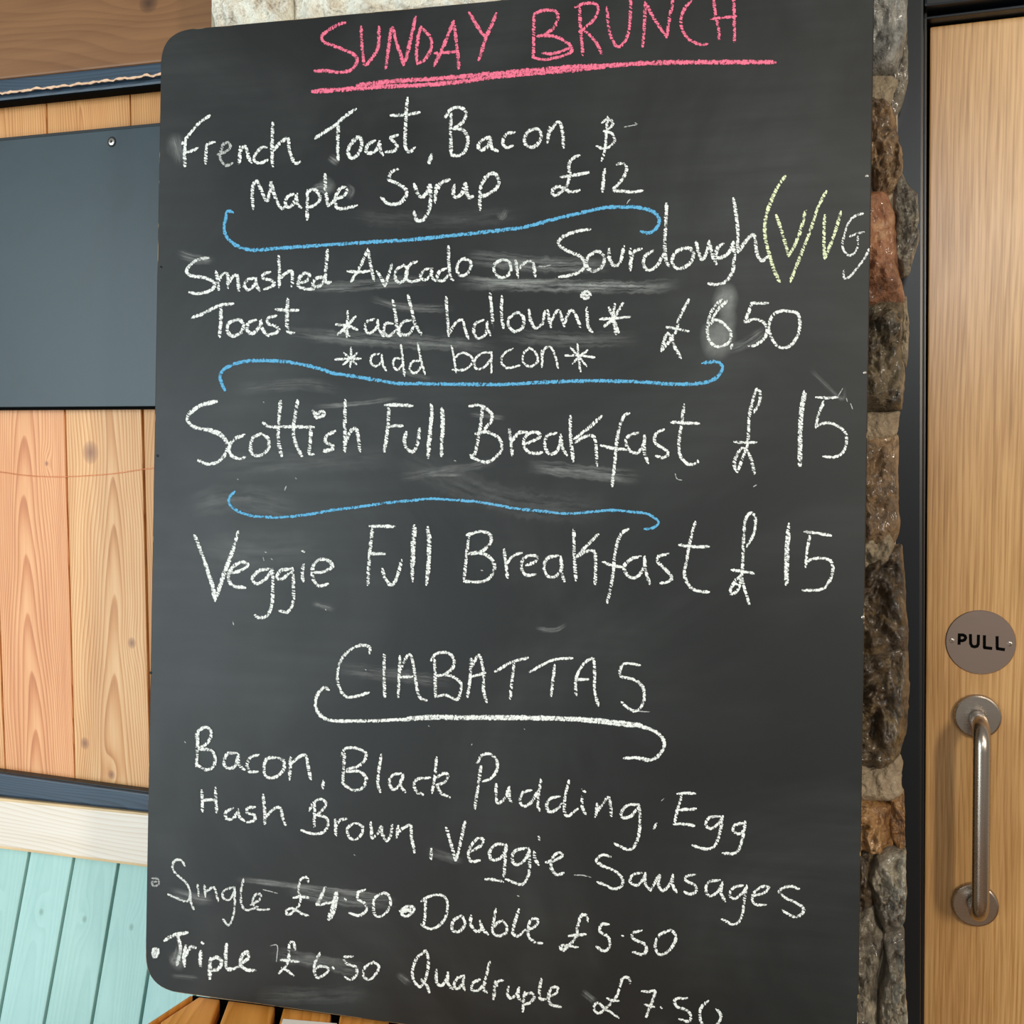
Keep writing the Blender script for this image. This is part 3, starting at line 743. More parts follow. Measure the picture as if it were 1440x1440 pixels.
word('white chalk word Toast and a comma', 'white', 5.4, A_+'''92,778 150,740 210,700 260,655 322,612 ; 222,695 220,800 222,900 ; 330,780 290,815 278,860 300,890 335,865 355,810 340,770 300,790 ; 430,790 395,810 378,845 400,862 440,840 455,795 ; 455,795 462,850 475,872 ; 558,760 515,775 540,800 555,830 530,850 490,855 ; 612,550 605,640 600,740 600,820 620,855 655,830 ; 518,650 600,645 680,632 ; 748,868 735,918 ; 742,880 730,916''')
word('white chalk word Bacon after Toast', 'white', 5.4, A_+'''858,640 855,740 858,875 ; 825,660 850,620 890,603 930,615 942,645 920,690 870,725 ; 870,725 920,730 950,770 945,830 915,870 860,875 ; 1075,770 1030,790 1010,825 1030,845 1065,820 1080,775 ; 1080,775 1085,830 1120,850 ; 1215,745 1170,755 1148,800 1165,830 1205,820 ; 1335,725 1290,740 1270,790 1290,825 1335,820 1365,770 1350,730 1320,725 ; @720,0 210,715 205,760 200,802 ; 205,760 240,700 270,690 285,750 290,830''')
word('white chalk ampersand sign like a dollar', 'white', 4.2, B_+'''540,655 530,740 525,830 505,905 ; 505,690 540,668 567,690 550,720 515,738 ; 520,738 560,750 578,790 550,825 510,835 475,822''', name='chalk_sign')
word('white chalk word Maple', 'white', 5.4, C_+'''545,695 538,620 545,560 565,540 590,590 620,650 640,590 645,545 665,620 700,690 725,685 ; 770,610 735,630 725,670 750,685 780,650 790,610 ; 785,620 795,670 815,688 ; 850,590 848,670 848,755 ; 850,600 880,585 915,610 915,650 880,680 845,685 ; 948,500 952,600 965,678 ; 965,678 1010,640 ; 1010,640 1060,615 1070,580 1040,575 1015,610 1005,650 1020,690 1075,690 1128,675''')
word('white chalk word Syrup', 'white', 5.8, A_+'''558,952 520,970 510,1010 560,1035 605,1070 600,1110 560,1145 500,1145 465,1110 ; 650,1035 665,1080 690,1110 720,1085 735,1040 ; 740,1040 742,1120 730,1190 700,1235 665,1240 648,1190 ; 775,1040 770,1090 768,1140 ; 770,1090 800,1030 850,1010 ; 875,1040 870,1090 885,1110 920,1085 935,1030 ; 940,1030 945,1080 955,1110 980,1105 ; 1025,1040 1020,1110 1020,1180 ; 1020,1060 1050,1000 1095,975 1125,1010 1110,1060 1060,1095 1020,1105''')
word('white chalk price £12', 'white', 5.2, B_+'''380,875 350,885 320,925 325,980 310,1040 270,1085 235,1100 228,1070 260,1050 300,1065 330,1080 380,1070 ; 275,995 350,985 430,970 ; 522,950 515,1010 510,1078 ; 516,980 510,1076 ; 590,925 625,920 645,950 625,1000 590,1045 570,1070 620,1075 680,1080 735,1072''', name='chalk_price')
word('upper blue chalk flourish under Maple Syrup', 'blue', 6.0, C_+'430,714 400,710 385,770 385,830 420,880 480,915 560,926 700,915 1000,895 1300,876 1440,868 @720,0 0,1288 100,1270 250,1230 400,1195 520,1168 620,1165 720,1168 800,1195 828,1235 815,1280 770,1310 725,1302', chat=0.05, name='chalk_flourish')
word('white chalk word Smashed', 'white', 5.2, E_+'''292,250 240,258 190,290 170,330 200,352 270,362 320,385 325,415 290,440 230,452 185,445 ; 335,325 345,380 350,430 ; 345,390 375,340 400,345 402,420 ; 402,400 430,355 455,350 460,390 465,435 ; 550,365 510,375 495,410 515,430 550,405 562,365 ; 560,370 565,410 580,435 ; 640,330 600,345 600,365 640,375 665,395 640,415 605,428 ; 688,240 692,330 690,415 ; 690,370 730,335 760,325 765,370 762,410 ; 800,395 850,375 860,340 825,340 800,375 800,410 840,425 885,425 ; 940,360 900,365 880,395 895,415 930,400 950,360 ; 962,205 955,290 950,360 955,390 980,385''')
word('white chalk word Avocado', 'white', 4.8, E_+'''1095,385 1150,290 1190,200 ; 1190,200 1205,290 1225,380 ; 1075,325 1140,330 1200,325 ; 1240,325 1265,365 1285,410 ; 1285,410 1305,350 1325,285 ; 1385,295 1350,320 1345,370 1370,390 1405,360 1410,310 1390,290 ; @540,300 185,270 150,285 130,320 125,365 155,385 200,375 ; 265,310 225,320 205,355 230,375 260,350 270,310 ; 270,315 270,360 290,380 ; 350,310 310,330 300,370 330,380 360,350 ; 362,185 365,280 372,350 390,375 ; 455,250 420,275 410,320 430,350 465,340 490,300 480,265 450,260''')
word('white chalk word on', 'white', 5.0, G_+'665,260 625,285 620,325 650,360 695,350 715,310 700,270 665,260 ; 740,265 750,320 755,360 ; 750,320 790,280 830,270 845,310 850,355')
word('white chalk word Sourdough', 'white', 5.4, G_+'''1160,90 1090,100 1010,130 980,170 1030,210 1100,240 1130,280 1110,325 1040,350 985,358 ; 1190,215 1145,250 1140,300 1180,325 1225,300 1240,250 1210,215 1180,215 ; 1265,200 1270,260 1300,295 1330,270 1350,185 ; 1385,200 1388,260 1385,320 ; 1388,270 1410,215 1450,200 ; @900,200 75,610 30,640 20,690 50,720 100,690 130,630 ; 150,345 145,450 140,560 145,660 165,700 ; 250,595 200,620 180,670 210,710 265,695 300,645 285,600 245,595 ; 315,560 330,620 350,660 375,620 390,555 ; 390,560 405,630 430,685 ; 470,570 440,590 425,640 455,650 500,620 525,560 ; 525,560 530,660 515,740 480,785 430,800 385,795 ; 525,315 540,400 550,500 550,620 ; 555,615 600,550 640,520 650,570 660,630 685,665 725,640''')
word('tall lime chalk bracket', 'lime', 5.4, D_+'818,190 770,260 730,350 705,440 705,540 730,640 755,720 785,785', name='chalk_sign')
word('lime chalk letters V/VG', 'lime', 5.0, D_+'''765,410 790,480 815,560 835,640 ; 835,640 870,580 905,490 932,385 ; 1048,275 1000,370 960,490 910,620 870,720 845,785 ; 1040,410 1035,500 1035,580 1040,655 ; 1040,655 1070,580 1105,480 1130,390''')
word('thin chalk letter G and bracket by the board edge', 'white', 3.6, D_+'1255,400 1210,415 1175,450 1150,520 1140,590 1170,635 1205,625 1225,580 1225,530 ; 1180,530 1220,515 1260,505 ; 1288,600 1265,650 1220,710 1180,755 1148,765 1148,720', dens=0.9)
word('white chalk word Toast under Smashed', 'white', 5.4, E_+'''200,588 270,560 350,520 432,508 ; 362,520 362,600 355,695 ; 450,600 405,620 400,665 430,690 475,670 490,630 470,600 440,602 ; 560,600 515,620 515,665 545,675 580,635 590,600 ; 585,605 595,650 630,690 ; 675,575 630,590 630,620 670,635 690,655 665,675 635,680 ; 740,480 735,560 735,640 745,670 775,672 ; 670,540 730,545 798,545''')
word('white chalk words *add halloumi*', 'white', 4.8, E_+'''1075,550 1075,620 1070,695 ; 1010,625 1070,632 1130,655 ; 1120,580 1070,635 1020,682 ; 1050,650 1085,690 ; 1225,595 1185,610 1175,650 1200,675 1240,640 1245,600 ; 1245,600 1250,650 1280,692 ; 1330,620 1290,620 1280,670 1310,690 1345,660 ; 1330,485 1345,570 1355,660 1375,690 ; @540,300 150,600 110,610 85,650 100,680 140,680 165,640 ; 135,460 155,540 175,620 210,680 ;
350,470 355,570 365,690 ; 365,680 400,620 440,600 455,650 475,705 ; 560,600 515,620 505,670 530,705 570,680 580,630 580,610 ; 580,640 600,685 ; 597,450 605,540 615,640 ; 665,465 660,550 665,600 672,645 ; 745,560 705,590 700,630 735,665 780,640 785,590 760,560 725,565 ; 815,540 825,600 850,645 890,620 905,550 ; 920,545 930,600 940,640 ; 935,620 965,560 985,545 1000,590 1015,635 ; 1015,620 1045,550 1070,555 1090,600 1105,640 ; 1140,530 1145,600 1150,640 1172,668 ; 1115,445 1150,440 1160,465 1130,480 1110,460 1150,460 ; 1298,510 1290,590 1305,680 ; 1215,595 1290,590 1385,582 ; 1345,505 1290,590 1235,640 ; 1265,530 1290,590 1320,670''')
word('white chalk price £6.50 beside halloumi', 'white', 5.0, D_+'''275,885 240,950 215,1010 205,1060 165,1120 120,1175 ; 120,1170 135,1120 155,1075 180,1110 200,1160 230,1215 ; 150,1040 210,1050 275,1065 ; 460,885 415,930 385,1000 380,1080 400,1130 450,1150 505,1120 510,1070 470,1020 420,1000 390,1030 ; 490,892 440,940 405,1000 ; 518,1138 512,1160 ; 625,905 720,905 ; 630,905 610,960 590,1012 640,995 690,1010 715,1050 700,1100 650,1140 610,1145 ; 810,945 750,970 725,1040 745,1110 790,1155 850,1140 890,1080 900,1010 880,960 810,948''', name='chalk_price')
word('white chalk words *add bacon*', 'white', 3.9, E_+'''1095,755 1093,810 1090,865 ; 1005,822 1080,818 1150,818 ; 1130,785 1090,820 1050,850 ; 1055,785 1125,850 ; 1255,790 1215,800 1205,840 1235,860 1265,835 1268,795 ; 1268,800 1275,850 1292,885 ; 1380,820 1345,815 1330,850 1355,880 1385,850 ; 1375,740 1385,820 1395,915 ; @540,300 200,830 160,835 145,875 170,900 205,870 215,840 ; 190,730 205,810 218,860 230,905 ; 380,745 395,820 405,895 ; 400,810 440,785 490,805 495,845 450,880 385,880 ; 600,780 545,790 510,830 520,875 565,865 600,820 ; 605,780 605,850 603,900 ; 725,760 680,785 660,820 670,855 700,870 765,855 ; 820,755 785,790 785,840 825,862 865,830 850,780 815,755 ; 885,770 890,820 888,865 ; 888,820 905,760 940,755 965,810 980,870 ; 1088,735 1095,810 1105,890 ; 1020,800 1100,800 1185,810 ; 1050,755 1095,805 1140,860 ; 1145,770 1100,805 1060,845''', chat=0.12)
word('middle blue chalk flourish above Scottish Full Breakfast', 'blue', 5.8, E_+'''385,995 365,950 360,905 400,865 470,838 570,828 700,832 820,850 920,875 1000,900 1100,915 1250,940 1360,957 @540,300 200,958 450,962 700,962 900,950 1150,942 1300,944 1440,948 @860,500 300,158 450,160 560,142 610,100 625,65 590,35 510,42''', chat=0.05, name='chalk_flourish')
word('white chalk word Scottish', 'white', 5.4, H_+'''338,95 260,115 195,155 175,200 210,240 290,260 360,290 395,330 395,380 350,435 290,450 235,430 ; 340,100 250,122 190,165 ; 290,250 365,283 400,330 ; 495,285 440,310 410,350 420,400 470,420 500,410 ; 590,280 545,300 530,350 540,395 590,400 630,360 630,310 600,285 ; 698,95 690,180 685,270 690,340 705,405 ; 795,90 780,180 770,270 785,340 818,405 ; 600,218 640,240 760,240 885,243 ; 870,250 865,330 860,390 885,395 ; 880,150 905,165 935,155 940,175 900,190 885,165 ; 1005,265 960,290 950,325 990,345 985,370 940,380 ; 945,372 995,368 ; 1062,90 1060,200 1060,380 ; 1060,340 1090,270 1120,250 1135,300 1145,380''')
word('white chalk word Full in the Scottish line', 'white', 5.4, J_+'''5,117 80,118 160,122 ; 28,122 20,250 3,380 ; 20,245 60,235 105,235 ; 125,270 115,320 130,365 165,380 190,330 200,250 ; 265,110 270,180 258,260 250,340 250,415 ; 325,135 328,220 325,320 325,405 ; 270,130 262,250 252,380 ; 331,150 331,300 ''')
word('white chalk word Breakfast in the Scottish line', 'white', 5.2, J_+'''480,125 540,120 600,160 605,205 560,260 ; 555,130 540,250 515,380 500,400 ; 515,280 580,270 640,300 665,350 640,400 580,440 510,420 485,400 ; 705,255 715,330 722,400 ; 720,320 760,275 805,270 ; 800,335 860,310 880,285 840,270 800,290 785,340 810,380 850,390 890,385 ; 970,275 920,290 905,340 925,390 965,385 990,340 995,285 ; 995,290 1005,360 1030,400 ; 1048,180 1050,300 1065,435 ; 1225,180 1160,240 1070,310 ; 1075,330 1120,300 1170,290 1190,330 1198,460 ; 1380,165 1350,180 1320,260 1305,370 1295,470 1283,575 ; 1220,345 1280,360 1365,370 ; @860,500 150,435 100,450 80,490 110,540 150,545 180,500 185,450 ; 185,460 185,540 205,605 ; 295,415 250,440 245,490 290,520 320,550 290,575 250,565 ; 408,275 395,380 380,480 385,560 430,610 480,605 485,590 ; 335,375 400,378 492,382''')
word('white chalk price £15 in the Scottish line', 'white', 4.8, K_+'''800,320 830,270 835,210 815,190 795,250 775,340 770,430 765,500 740,570 708,655 ; 705,655 690,610 710,550 745,520 780,570 805,665 ; 690,485 750,490 815,488 ; 1085,200 1065,300 1058,420 1055,620 ; 1090,215 1072,330 1066,450 1062,620 ; 1150,235 1210,238 1270,235 ; 1195,255 1165,330 1148,405 ; 1148,400 1210,378 1280,400 1320,450 1310,530 1260,570 1190,568''', name='chalk_price')
word('lower blue chalk flourish above Veggie Full Breakfast', 'blue', 4.6, H_+'440,605 410,640 415,680 460,715 530,740 650,750 760,745 880,730 1000,708 1150,690 1300,668 1440,655 @540,540 250,645 350,650 500,660 620,678 740,700 880,714 1020,728 1130,722 1280,710 1400,720 @860,500 190,888 235,908 265,940 230,970 185,975', chat=0.05, name='chalk_flourish')
word('white chalk word Veggie at the left edge', 'white', 5.4, H_+'''215,850 265,980 305,1110 330,1220 ; 330,1215 380,1060 430,930 460,830 ; 336,1205 386,1060 436,930 ; 270,1000 312,1120 332,1200 ; 410,1065 470,1050 515,1018 480,1002 430,1030 405,1085 430,1135 500,1145 ; 640,1040 580,1050 540,1090 560,1125 610,1100 650,1050 ; 655,1040 655,1130 650,1230 625,1300 575,1315 555,1300 ; 755,1040 700,1050 675,1090 710,1095 750,1060 ; 765,1035 770,1120 770,1220 740,1280 690,1275 ; 828,1015 820,1060 825,1110 ; 822,938 830,944 ; 880,1060 940,1055 990,1025 960,990 910,990 880,1030 880,1090 910,1135 965,1125''')
word('white chalk word Full in the Veggie line', 'white', 5.2, H_+'''1200,800 1270,800 1340,802 ; 1215,810 1205,900 1195,1010 1190,1130 ; 1205,955 1285,955 ; 1270,1040 1290,1100 1325,1130 1355,1080 1380,990 ; @540,540 170,795 160,900 158,1000 160,1110 ; 245,805 252,900 248,1000 240,1130 ; 176,810 168,920 166,1020 ; 258,850 256,950 252,1060''')
word('white chalk word Breakfast in the Veggie line', 'white', 5.0, J_+'''480,840 465,960 450,1100 ; 465,850 540,830 595,845 600,890 550,940 470,955 ; 480,955 560,955 615,1000 615,1060 560,1110 450,1110 ; 675,930 685,1010 695,1090 ; 690,1010 730,965 775,950 ; 800,1020 850,1000 860,970 815,965 780,990 775,1040 800,1075 855,1070 ; 980,965 920,980 900,1030 920,1080 970,1080 1000,1030 995,970 ; 995,980 1000,1060 1015,1110 ; 1068,815 1070,950 1080,1105 ; 1205,845 1140,910 1080,975 ; 1085,975 1130,945 1180,940 1190,1000 1188,1125 ; 1375,815 1330,850 1300,950 1290,1050 1275,1150 1255,1230 ; 1230,1000 1280,1020 1345,1030 ; @860,500 165,1130 110,1145 70,1190 100,1245 150,1240 185,1180 185,1130 ; 185,1140 195,1220 215,1285 ; 320,1115 265,1130 260,1160 310,1210 340,1250 310,1275 275,1280 ; 472,935 445,1030 425,1140 410,1230 440,1300 490,1325 548,1330 ; 380,1065 460,1075 548,1075 ; 550?'''.replace('; 550?',''))
word('white chalk price £15 in the Veggie line', 'white', 4.8, K_+'''760,1075 800,1000 808,910 780,887 752,930 742,1040 738,1150 732,1230 700,1262 668,1320 680,1342 715,1310 730,1250 750,1320 775,1400 ; 675,1205 740,1215 800,1225 ; 690,1280 710,1290 ; 998,945 985,1050 980,1170 980,1290 ; 1000,1000 992,1100 988,1280 ; 1085,990 1160,1000 1235,1012 ; 1115,1015 1100,1100 1092,1190 ; 1092,1160 1150,1140 1225,1150 1245,1200 1225,1270 1180,1315 1075,1320''', name='chalk_price')
word('white chalk heading CIABATTAS', 'white', 4.8, L_1+'''360,195 358,160 310,150 250,175 200,230 178,310 190,390 230,440 290,435 355,415 ; 442,195 440,320 445,440 ; 520,440 525,320 530,210 ; 530,290 580,200 605,260 620,360 640,440 680,460 ; 530,330 600,325 ; 725,230 728,340 730,440 ; 705,235 730,200 790,190 830,220 830,270 780,315 735,320 ; 735,320 810,320 870,360 870,410 850,455 790,430 730,440 ; 910,440 925,330 930,225 ; 935,270 975,205 1000,300 1000,400 1018,470 ; 920,330 1010,305 ; @640,870 225,298 280,265 330,240 410,220 ; 332,250 320,350 310,450 ; 420,300 490,260 560,230 660,222 ; 560,260 550,350 540,435 ; 680,435 680,340 720,260 775,225 785,300 785,400 805,490 ; 680,345 750,340 ; 1040,262 960,252 930,280 935,325 1000,340 1050,375 1065,430 1050,490 1010,520 970,500 935,470''')
word('white chalk underline hooked at both ends', 'white', 5.6, L_1+'130,400 100,388 65,430 55,490 80,540 140,572 300,575 500,570 700,560 900,560 @640,870 200,560 400,562 600,566 750,576 900,592 1050,608 1120,632 1165,670 1175,720 1140,775 1090,795 1020,782 950,785 ; '+L_1+'560,562 700,550 900,553 @640,870 200,552 400,554 600,558 760,566 900,580 1050,597', chat=0.05, name='chalk_underline')
word('white chalk word Bacon under the CIABATTAS heading', 'white', 5.0, N_1+'''315,115 310,210 305,310 ; 300,150 320,110 360,90 390,120 370,175 320,210 ; 320,215 385,220 410,260 400,310 360,330 305,300 ; 530,235 480,240 460,280 475,320 520,310 540,250 ; 540,240 545,300 575,330 ; 655,245 610,260 590,300 605,340 650,340 ; 750,260 700,270 685,320 700,370 750,370 795,330 795,280 760,260 ; 835,260 832,320 828,385 ; 835,300 880,260 920,250 935,320 948,385 ; 1020,390 1015,435''')
word('white chalk word Black', 'white', 4.8, L_1+'''218,760 212,850 208,930 ; 200,770 225,730 290,730 340,765 310,820 230,850 ; 230,860 300,860 340,900 320,950 270,965 210,930 ; 425,765 412,850 405,930 420,975 ; 535,870 490,880 470,920 490,960 525,940 545,880 ; 550,875 535,940 560,975 ; 700,895 640,900 610,920 620,970 660,990 ; 735,780 728,870 710,980 ; 720,900 780,870 800,885 780,920 735,935 ; 735,935 760,980 810,1005''')
word('white chalk word Pudding', 'white', 4.8, M_1+'''145,830 130,940 110,1070 ; 125,810 150,770 190,760 230,790 235,850 200,900 155,915 ; 230,930 232,1000 240,1040 280,1010 305,945 ; 305,950 305,1010 320,1035 ; 430,965 380,980 365,1030 390,1055 430,1030 465,970 ; 485,900 470,990 465,1050 475,1080 ; 590,1000 540,1010 515,1050 530,1085 570,1075 600,1040 ; 640,910 620,1000 615,1080 635,1110 690,1070 ; 715,1000 715,1060 735,1100 ; 715,960 732,975 ; 800,1040 795,1080 790,1115 ; 795,1090 840,1030 865,1005 875,1060 880,1110 ; 1030,1045 970,1050 935,1090 945,1120 990,1110 1030,1060 ; 1035,1045 1040,1140 1030,1230 1000,1290 960,1295 895,1265 ; 1132,1152 1118,1180''')
word('white chalk word Egg', 'white', 4.8, O_1+'''555,150 530,240 515,310 ; 530,145 580,140 630,145 ; 545,235 635,230 ; 510,315 570,315 625,325 ; 770,270 710,280 690,320 720,340 765,310 785,270 ; 785,270 770,360 745,430 710,455 660,450 615,435 ; 905,310 855,320 845,355 880,370 910,340 ; 912,300 900,380 880,450 850,480 785,480''')
word('white chalk word Hash', 'white', 4.8, P_1+'''335,125 338,180 338,245 ; 412,110 415,180 418,250 ; 335,185 380,178 415,180 ; 510,225 470,250 475,285 510,285 535,250 ; 540,230 545,270 575,300 ; 635,220 595,225 590,250 630,265 630,295 590,305 ; 680,150 688,230 690,315 ; 690,280 740,230 775,225 790,280 808,325''')
word('white chalk word Brown', 'white', 4.8, P_1+'''970,200 968,270 968,330 ; 940,240 960,200 1000,175 1035,200 1010,240 980,265 ; 985,265 1035,280 1045,320 1020,360 960,370 895,350 ; 1085,290 1088,340 1090,380 ; 1090,330 1110,295 1150,285 ; 1190,310 1155,340 1165,390 1205,400 1240,360 1235,325 1200,310 ; @500,1080 85,305 90,360 95,395 130,360 145,330 150,370 175,410 200,370 205,320 ; 240,325 235,370 230,390 ; 240,360 280,330 310,325 315,390 332,475 ; 425,455 425,515''')
word('white chalk word Veggie before Sausages', 'white', 4.8, Q_1+'''510,335 535,420 562,520 ; 565,520 590,420 616,300 ; 650,470 700,440 720,405 690,395 655,430 635,480 650,525 700,520 ; 835,430 790,430 755,470 765,515 810,510 845,460 845,430 ; 845,440 840,530 835,610 ; 730,625 790,630 830,640 ; 960,450 900,465 880,510 905,545 950,520 975,470 975,450 ; 975,455 980,540 970,610 935,655 880,640 845,625 ; 1005,470 1010,510 1030,545 ; 1030,385 1035,405 ; 1070,530 1120,520 1165,490 1140,475 1105,510 1100,560 1130,600 1170,590''')
word('white chalk word Sausages', 'white', 4.6, O_1+'''155,500 110,488 75,520 110,550 180,580 220,620 215,665 170,680 130,660 80,640 ; 330,590 280,600 265,640 300,660 335,630 350,590 ; 350,590 350,650 380,690 ; 380,690 430,600 425,660 450,690 490,650 505,600 ; 505,610 505,660 525,700 ; 630,600 580,610 580,635 630,660 635,695 600,710 570,695 ; 770,630 710,640 690,680 710,720 755,700 785,645 ; 785,640 775,700 800,750 ; 900,660 850,670 825,710 850,735 900,700 920,665 ; 920,660 905,760 890,840 850,880 780,850 ; 960,720 1020,700 1045,670 1000,670 955,710 955,750 980,770 1030,768 ; 1215,680 1160,665 1105,690 1130,725 1200,760 1240,790 1225,825 1180,835 1120,800''')
word('thin rubbed chalk word Single', 'white', 3.8, P_1+'''240,550 220,520 185,520 170,560 195,600 250,650 270,710 250,750 200,735 145,710 ; 312,655 318,720 ; 270,700 275,760 290,795 ; 350,660 355,725 ; 355,700 400,670 415,700 428,750 ; 510,670 460,690 455,730 490,740 515,700 520,670 ; 520,680 520,770 510,840 485,885 455,850 ; 570,620 555,700 560,770 590,800 650,780 ; 610,770 660,740 665,710 635,715 620,760 650,795 715,795''', dens=0.85, chat=0.12)
word('white chalk price £4.50 with thick four', 'white', 4.4, P_1+'''935,640 925,615 890,630 880,690 890,750 860,800 820,825 810,800 850,790 900,820 935,830 ; 850,730 890,725 935,728 ; 1030,670 1000,730 985,770 1040,760 1080,750 ; 1025,690 990,765 ; 1095,690 1080,760 1050,855 ; 1088,700 1072,770 1045,850 ; 1100,700 1085,790 1060,850 ; 1138,735 1146,745 ; 1255,685 1215,700 1215,740 1250,760 1260,800 1220,830 1165,815 ; 1360,700 1310,730 1300,790 1320,835 1365,820 1395,770 1390,720 1360,700''', name='chalk_price')
word('large solid chalk bullet before Double', 'white', 5.0, Q_1+'250,805 290,780 325,785 320,815 280,835 260,815 300,800 310,810 ; 265,800 310,795', chat=0.0, name='chalk_bullet')
word('grey rubbed chalk bullet before Single', 'white', 3.6, P_1+'55,620 90,625 92,655 65,665 55,640 80,640', dens=0.4, chat=0.1, name='chalk_bullet')
word('solid chalk bullet before Triple', 'white', 5.4, P_1+'60,1050 65,1020 88,1020 85,1050 65,1065 74,1035', chat=0.0, name='chalk_bullet')
word('white chalk word Double', 'white', 4.8, Q_1+'''395,730 392,810 385,880 ; 370,750 420,720 480,715 515,750 510,830 470,885 420,905 370,880 ; 595,830 550,860 545,910 580,920 615,880 600,830 ; 650,830 648,880 680,920 712,905 ; 700,860 715,905 745,937 ; 790,790 775,870 770,930 ; 770,900 820,860 850,890 845,930 800,945 770,925 ; 920,795 895,870 885,930 915,945 940,925 ; 940,920 1010,890 1025,855 990,850 970,900 975,950 1010,980 1050,985''')
word('white chalk price £5.50', 'white', 4.8, Q_1+'''1305,865 1300,830 1270,830 1250,890 1240,950 1200,1000 1165,1025 1155,1000 1200,1000 1250,1010 ; 1200,945 1240,940 1295,935 ; 1425,880 1385,880 1375,920 1420,950 1430,1000 1400,1030 1355,1005 ; @820,1080 220,942 225,952 ; 330,915 275,930 290,965 345,990 355,1030 330,1050 280,1035 ; 495,910 430,940 405,1000 430,1050 480,1030 520,970 515,930 490,910''', name='chalk_price')
word('thick white chalk word Triple', 'white', 6.0, P_1+'''125,970 180,940 255,925 ; 200,940 215,1020 195,1110 ; 245,1000 235,1060 238,1115 ; 240,1060 270,1010 300,1010 ; 330,1030 325,1090 330,1115 ; 335,982 342,988 ; 385,1070 380,1130 380,1185 ; 380,1080 420,1065 445,1090 430,1130 390,1140 ; 475,990 470,1060 480,1130 540,1120 ; 550,1100 595,1070 590,1035 560,1060 555,1110 590,1135 635,1138''', chat=0.06)
word('white chalk price £6.50 in the Triple line', 'white', 4.6, P_1+'''862,1020 850,980 830,985 825,1060 810,1110 770,1155 ; 785,1125 815,1140 850,1168 ; 780,1080 830,1085 880,1090 ; 1000,1040 970,1100 970,1150 990,1180 1040,1150 1045,1125 1000,1115 975,1130 ; 1072,1120 1078,1128 ; 1185,1060 1135,1065 1150,1100 1200,1120 1205,1165 1170,1190 1140,1175 ; 1300,1090 1255,1120 1245,1170 1280,1190 1320,1150 1330,1115 1300,1090''', name='chalk_price')
word('white chalk word Quadruple', 'white', 4.8, Q_1+'''395,1025 345,1070 320,1140 330,1200 365,1230 395,1180 410,1100 400,1030 ; 370,1190 400,1225 415,1262 ; 455,1135 455,1200 480,1225 510,1190 520,1150 ; 520,1150 520,1210 545,1245 ; 610,1165 570,1185 555,1230 580,1240 605,1200 ; 610,1170 605,1220 615,1250 ; 700,1190 660,1210 655,1250 690,1250 730,1210 ; 755,1090 735,1170 720,1240 740,1262 ; 785,1200 780,1260 775,1300 ; 785,1240 805,1200 830,1195 ; 860,1230 855,1275 875,1295 910,1265 920,1235 ; 915,1240 915,1290 930,1310 ; 950,1260 945,1320 940,1370 ; 950,1275 990,1265 1005,1290 980,1320 950,1330 ; 1045,1185 1035,1250 1040,1300 1070,1300 ; 1080,1290 1130,1265 1135,1235 1100,1240 1085,1290 1100,1330 1155,1345''')
word('white chalk price £7.50', 'white', 4.6, O_1+'''265,1210 255,1180 220,1185 205,1240 185,1290 150,1330 90,1380 60,1350 80,1320 120,1350 200,1405 ; 135,1295 165,1308 200,1310 ; 330,1255 370,1258 405,1255 390,1310 370,1360 355,1400 ; 345,1330 400,1345 ; 437,1345 443,1350 ; 585,1295 520,1300 525,1340 580,1360 605,1390 595,1425 540,1412 ; 705,1310 670,1340 655,1380 665,1430 685,1460 ; 750,1355 775,1390 765,1430 730,1462''', name='chalk_price')
# stray specks and thin marks
V, Fc, UV, D, CH = ribbon(parse('@540,300 870,298 905,298 942,290 ; @720,0 645,1145 665,1120 ; 630,714 700,702 ; @860,500 1270,235 1300,185 ; 1345,270 1355,300 ; 1322,240 1326,258 ; 795,738 815,728 ; 357,665 370,695 395,700 ; @220,540 600,100 604,104 ; 720,600 730,575 ; 455,535 460,538 ; 782,528 788,534 ; 600,975 605,995 ; 610,945 618,948 ; 645,980 652,990 ; 430,1335 434,1355 ; 950,1268 954,1272 ; @430,870 335,285 340,290 ; 1228,620 1232,624 ; 690,602 695,606 ; 935,705 930,712 ; 272,1328 276,1332 ; @200,1000 238,172 244,178 ; @500,1080 1230,602 1280,604 1325,615 ; 910,718 920,722 ; @200,1080 680,684 720,694 760,705 ; 720,1000 760,1000 755,1090 ; @720,0 690,690 705,698 ; @540,540 545,1048 556,1050 ; 395,430 405,436 ; @820,1080 440,185 455,172 ; @640,870 1020,520 1095,524'), 1.8, 0.5, 0.0, seed=77)
tag(mk('chalk_specks', V, Fc, MAT['white'], cbd, uvs=UV, attrs={'dens': D, 'chat': CH}, fixn=False), 'small stray white chalk ticks and specks', kind='stuff')
